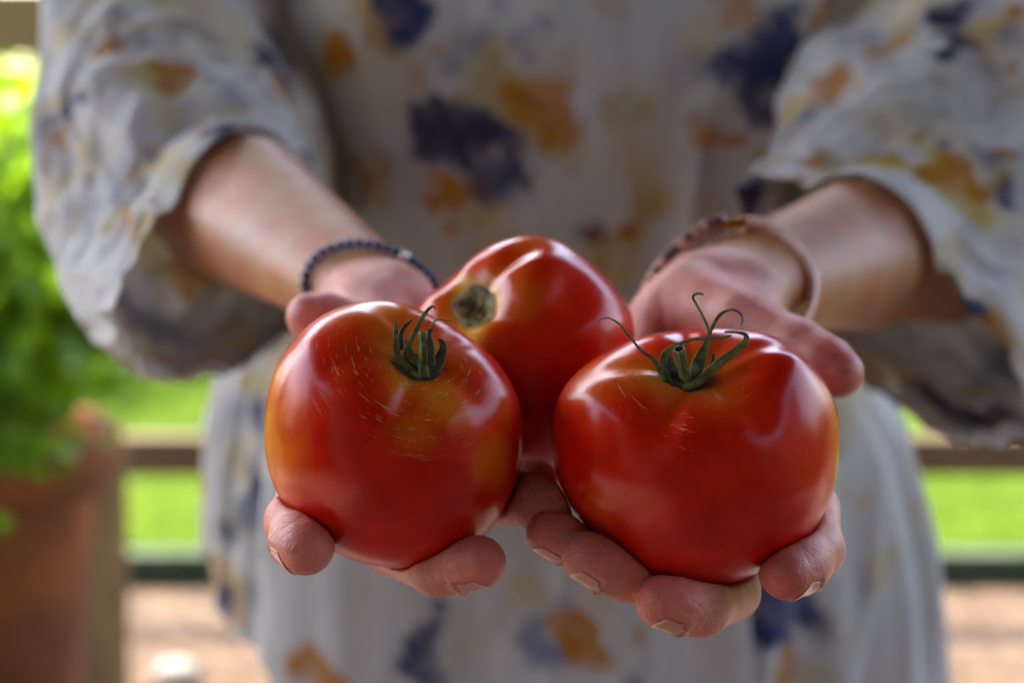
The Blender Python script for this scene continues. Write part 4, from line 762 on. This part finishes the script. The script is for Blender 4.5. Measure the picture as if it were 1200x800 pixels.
# ------------------------------------------------------------------ BRACELETS
def snug(H, c, u, v, gap, n=96, it=4):
    u = u / np.linalg.norm(u); v = v - u * (v @ u); v = v / np.linalg.norm(v); A = np.linspace(0, 2 * PI, n, endpoint=False); rr = np.linspace(.008, .05, 300); out = []
    for a in A:
        Q = c + np.outer(rr, u * math.cos(a) + v * math.sin(a)); d = gsdf(H.palm + H.arm + H.armx, Q, .008, c, 9); i = np.where(d > gap)[0]; out.append(rr[i[0]] if len(i) else .03)
    o = np.array(out)
    for _ in range(it): o = (o + np.roll(o, 1) + np.roll(o, -1)) / 3
    return lambda a: float(np.interp(a % (2 * PI), np.append(A, 2 * PI), np.append(o, o[0]))), u, v
def ringframe(H, shift, tilt):
    w0 = H.arm[0][0]; w1 = H.arm[0][1]; ax = w1 - w0; ax /= np.linalg.norm(ax); ax = ax + CV(*tilt); ax /= np.linalg.norm(ax)
    c = w0 + (w1 - w0) * shift; u = np.cross(ax, UPV); u /= np.linalg.norm(u); v = np.cross(u, ax); return c, u, v, ax
beadm = noisy_mat('lapis_bead', (.006, .009, .05), (.02, .03, .17), 300, .28, 0, 4); silver, t, b = mat('silver', .25, (.75, .75, .78)); b.inputs['Metallic'].default_value = 1
c = P(440, 350, .641); u = P(511, 338, .640) - c; v = P(432, 300, .646) - c; RA, u, v = snug(HR, c, u, v, .0020)
qs = np.linspace(0, 2 * PI, 400); pq = np.array([(u * math.cos(q) + v * math.sin(q)) * RA(q) for q in qs]); sq = np.append(0, np.cumsum(np.linalg.norm(np.diff(pq, axis=0), axis=1)))
root = empty('bead_bracelet', c, 'thin bracelet of small dark blue beads round the wrist at the left', 'bracelet')
bm = None; nb = int(sq[-1] / .0044)
for k in range(nb):
    q = float(np.interp(sq[-1] * k / nb, sq, qs)); p = (u * math.cos(q) + v * math.sin(q)) * RA(q)
    if bm is None: vv, ff = ball((0, 0, 0), .0023, 12, 8); vv[:, 2] *= .9; bm = mesh_np('bead', vv, ff); bm.materials.append(beadm); bs_ = bm.copy(); bs_.materials.clear(); bs_.materials.append(silver)
    o = bpy.data.objects.new('bead', bs_ if k == int(nb * .13) else bm); COL.objects.link(o); o.parent = root; o.location = p; o.rotation_euler = (k, k * 2, 0)
    if k == int(nb * .13): o['label'] = 'single silver bead among the blue beads'
rg = noisy_mat('rose_leather', (.80, .50, .40), (.88, .64, .54), 60, .35, .0003); strand = noisy_mat('coral_strand', (.40, .13, .07), (.88, .50, .40), 300, .4, .0005, 4); gold, t, b = mat('gold', .22, (.80, .50, .16)); b.inputs['Metallic'].default_value = 1
c = P(847, 338, .652); u = P(941, 352, .648) - c; v = P(856, 264, .668) - c; RA, u, v = snug(HL, c, u, v, .0046, 96, 60); ax = np.cross(u, v); ax /= np.linalg.norm(ax)
root = empty('wrap_bracelet', c, 'rose wrap bracelet with beaded strand and gold clasp on a wrist', 'bracelet')
RU, RV = 1.0, 1.0
def ringp(a, k=1.0, s=0): return (u * math.cos(a) + v * math.sin(a)) * RA(a) * k + ax * s
sgn = 1 if (u @ RGT) > 0 else -1
def bandseg(a0, a1, wd, th, name, m, n=60, k=1.0, s=0):
    A = np.linspace(a0, a1, 14); pts = [ringp(a if sgn > 0 else PI - a, k, s) for a in A]; nr = [ringp(a if sgn > 0 else PI - a) for a in A]
    vv, ff = sweep(pts, [wd, wd], [th, th], nr, n, 10); return obj(name, mesh_np(name, vv, ff), m, root)
bandseg(-PI * .55, PI * .44, .0046, .0024, 'band', rg)
for s, k in ((.0042, 1.05), (.0, 1.10), (-.0042, 1.05)):
    for a in np.arange(PI * .54, PI * 1.4, .085):
        aa = a + s * 12; 
        if 'sb' not in globals(): vv, ff = ball((0, 0, 0), .0025, 10, 7); sb = mesh_np('strand_bead', vv, ff); sb.materials.append(strand); sb2 = sb.copy(); sb2.materials.clear(); sb2.materials.append(noisy_mat('garnet_bead', (.05, .012, .008), (.16, .04, .025), 300, .3, 0))
        o = bpy.data.objects.new('strand_bead', sb if random.random() < .55 else sb2); COL.objects.link(o); o.parent = root; o.location = ringp(aa if sgn > 0 else PI - aa, k, s)
bandseg(PI * .52, PI * 1.42, .0012, .0012, 'cord', strand)
bandseg(PI * .44, PI * .53, .0046, .0016, 'clasp', gold, 16)
bpy.context.view_layer.update()
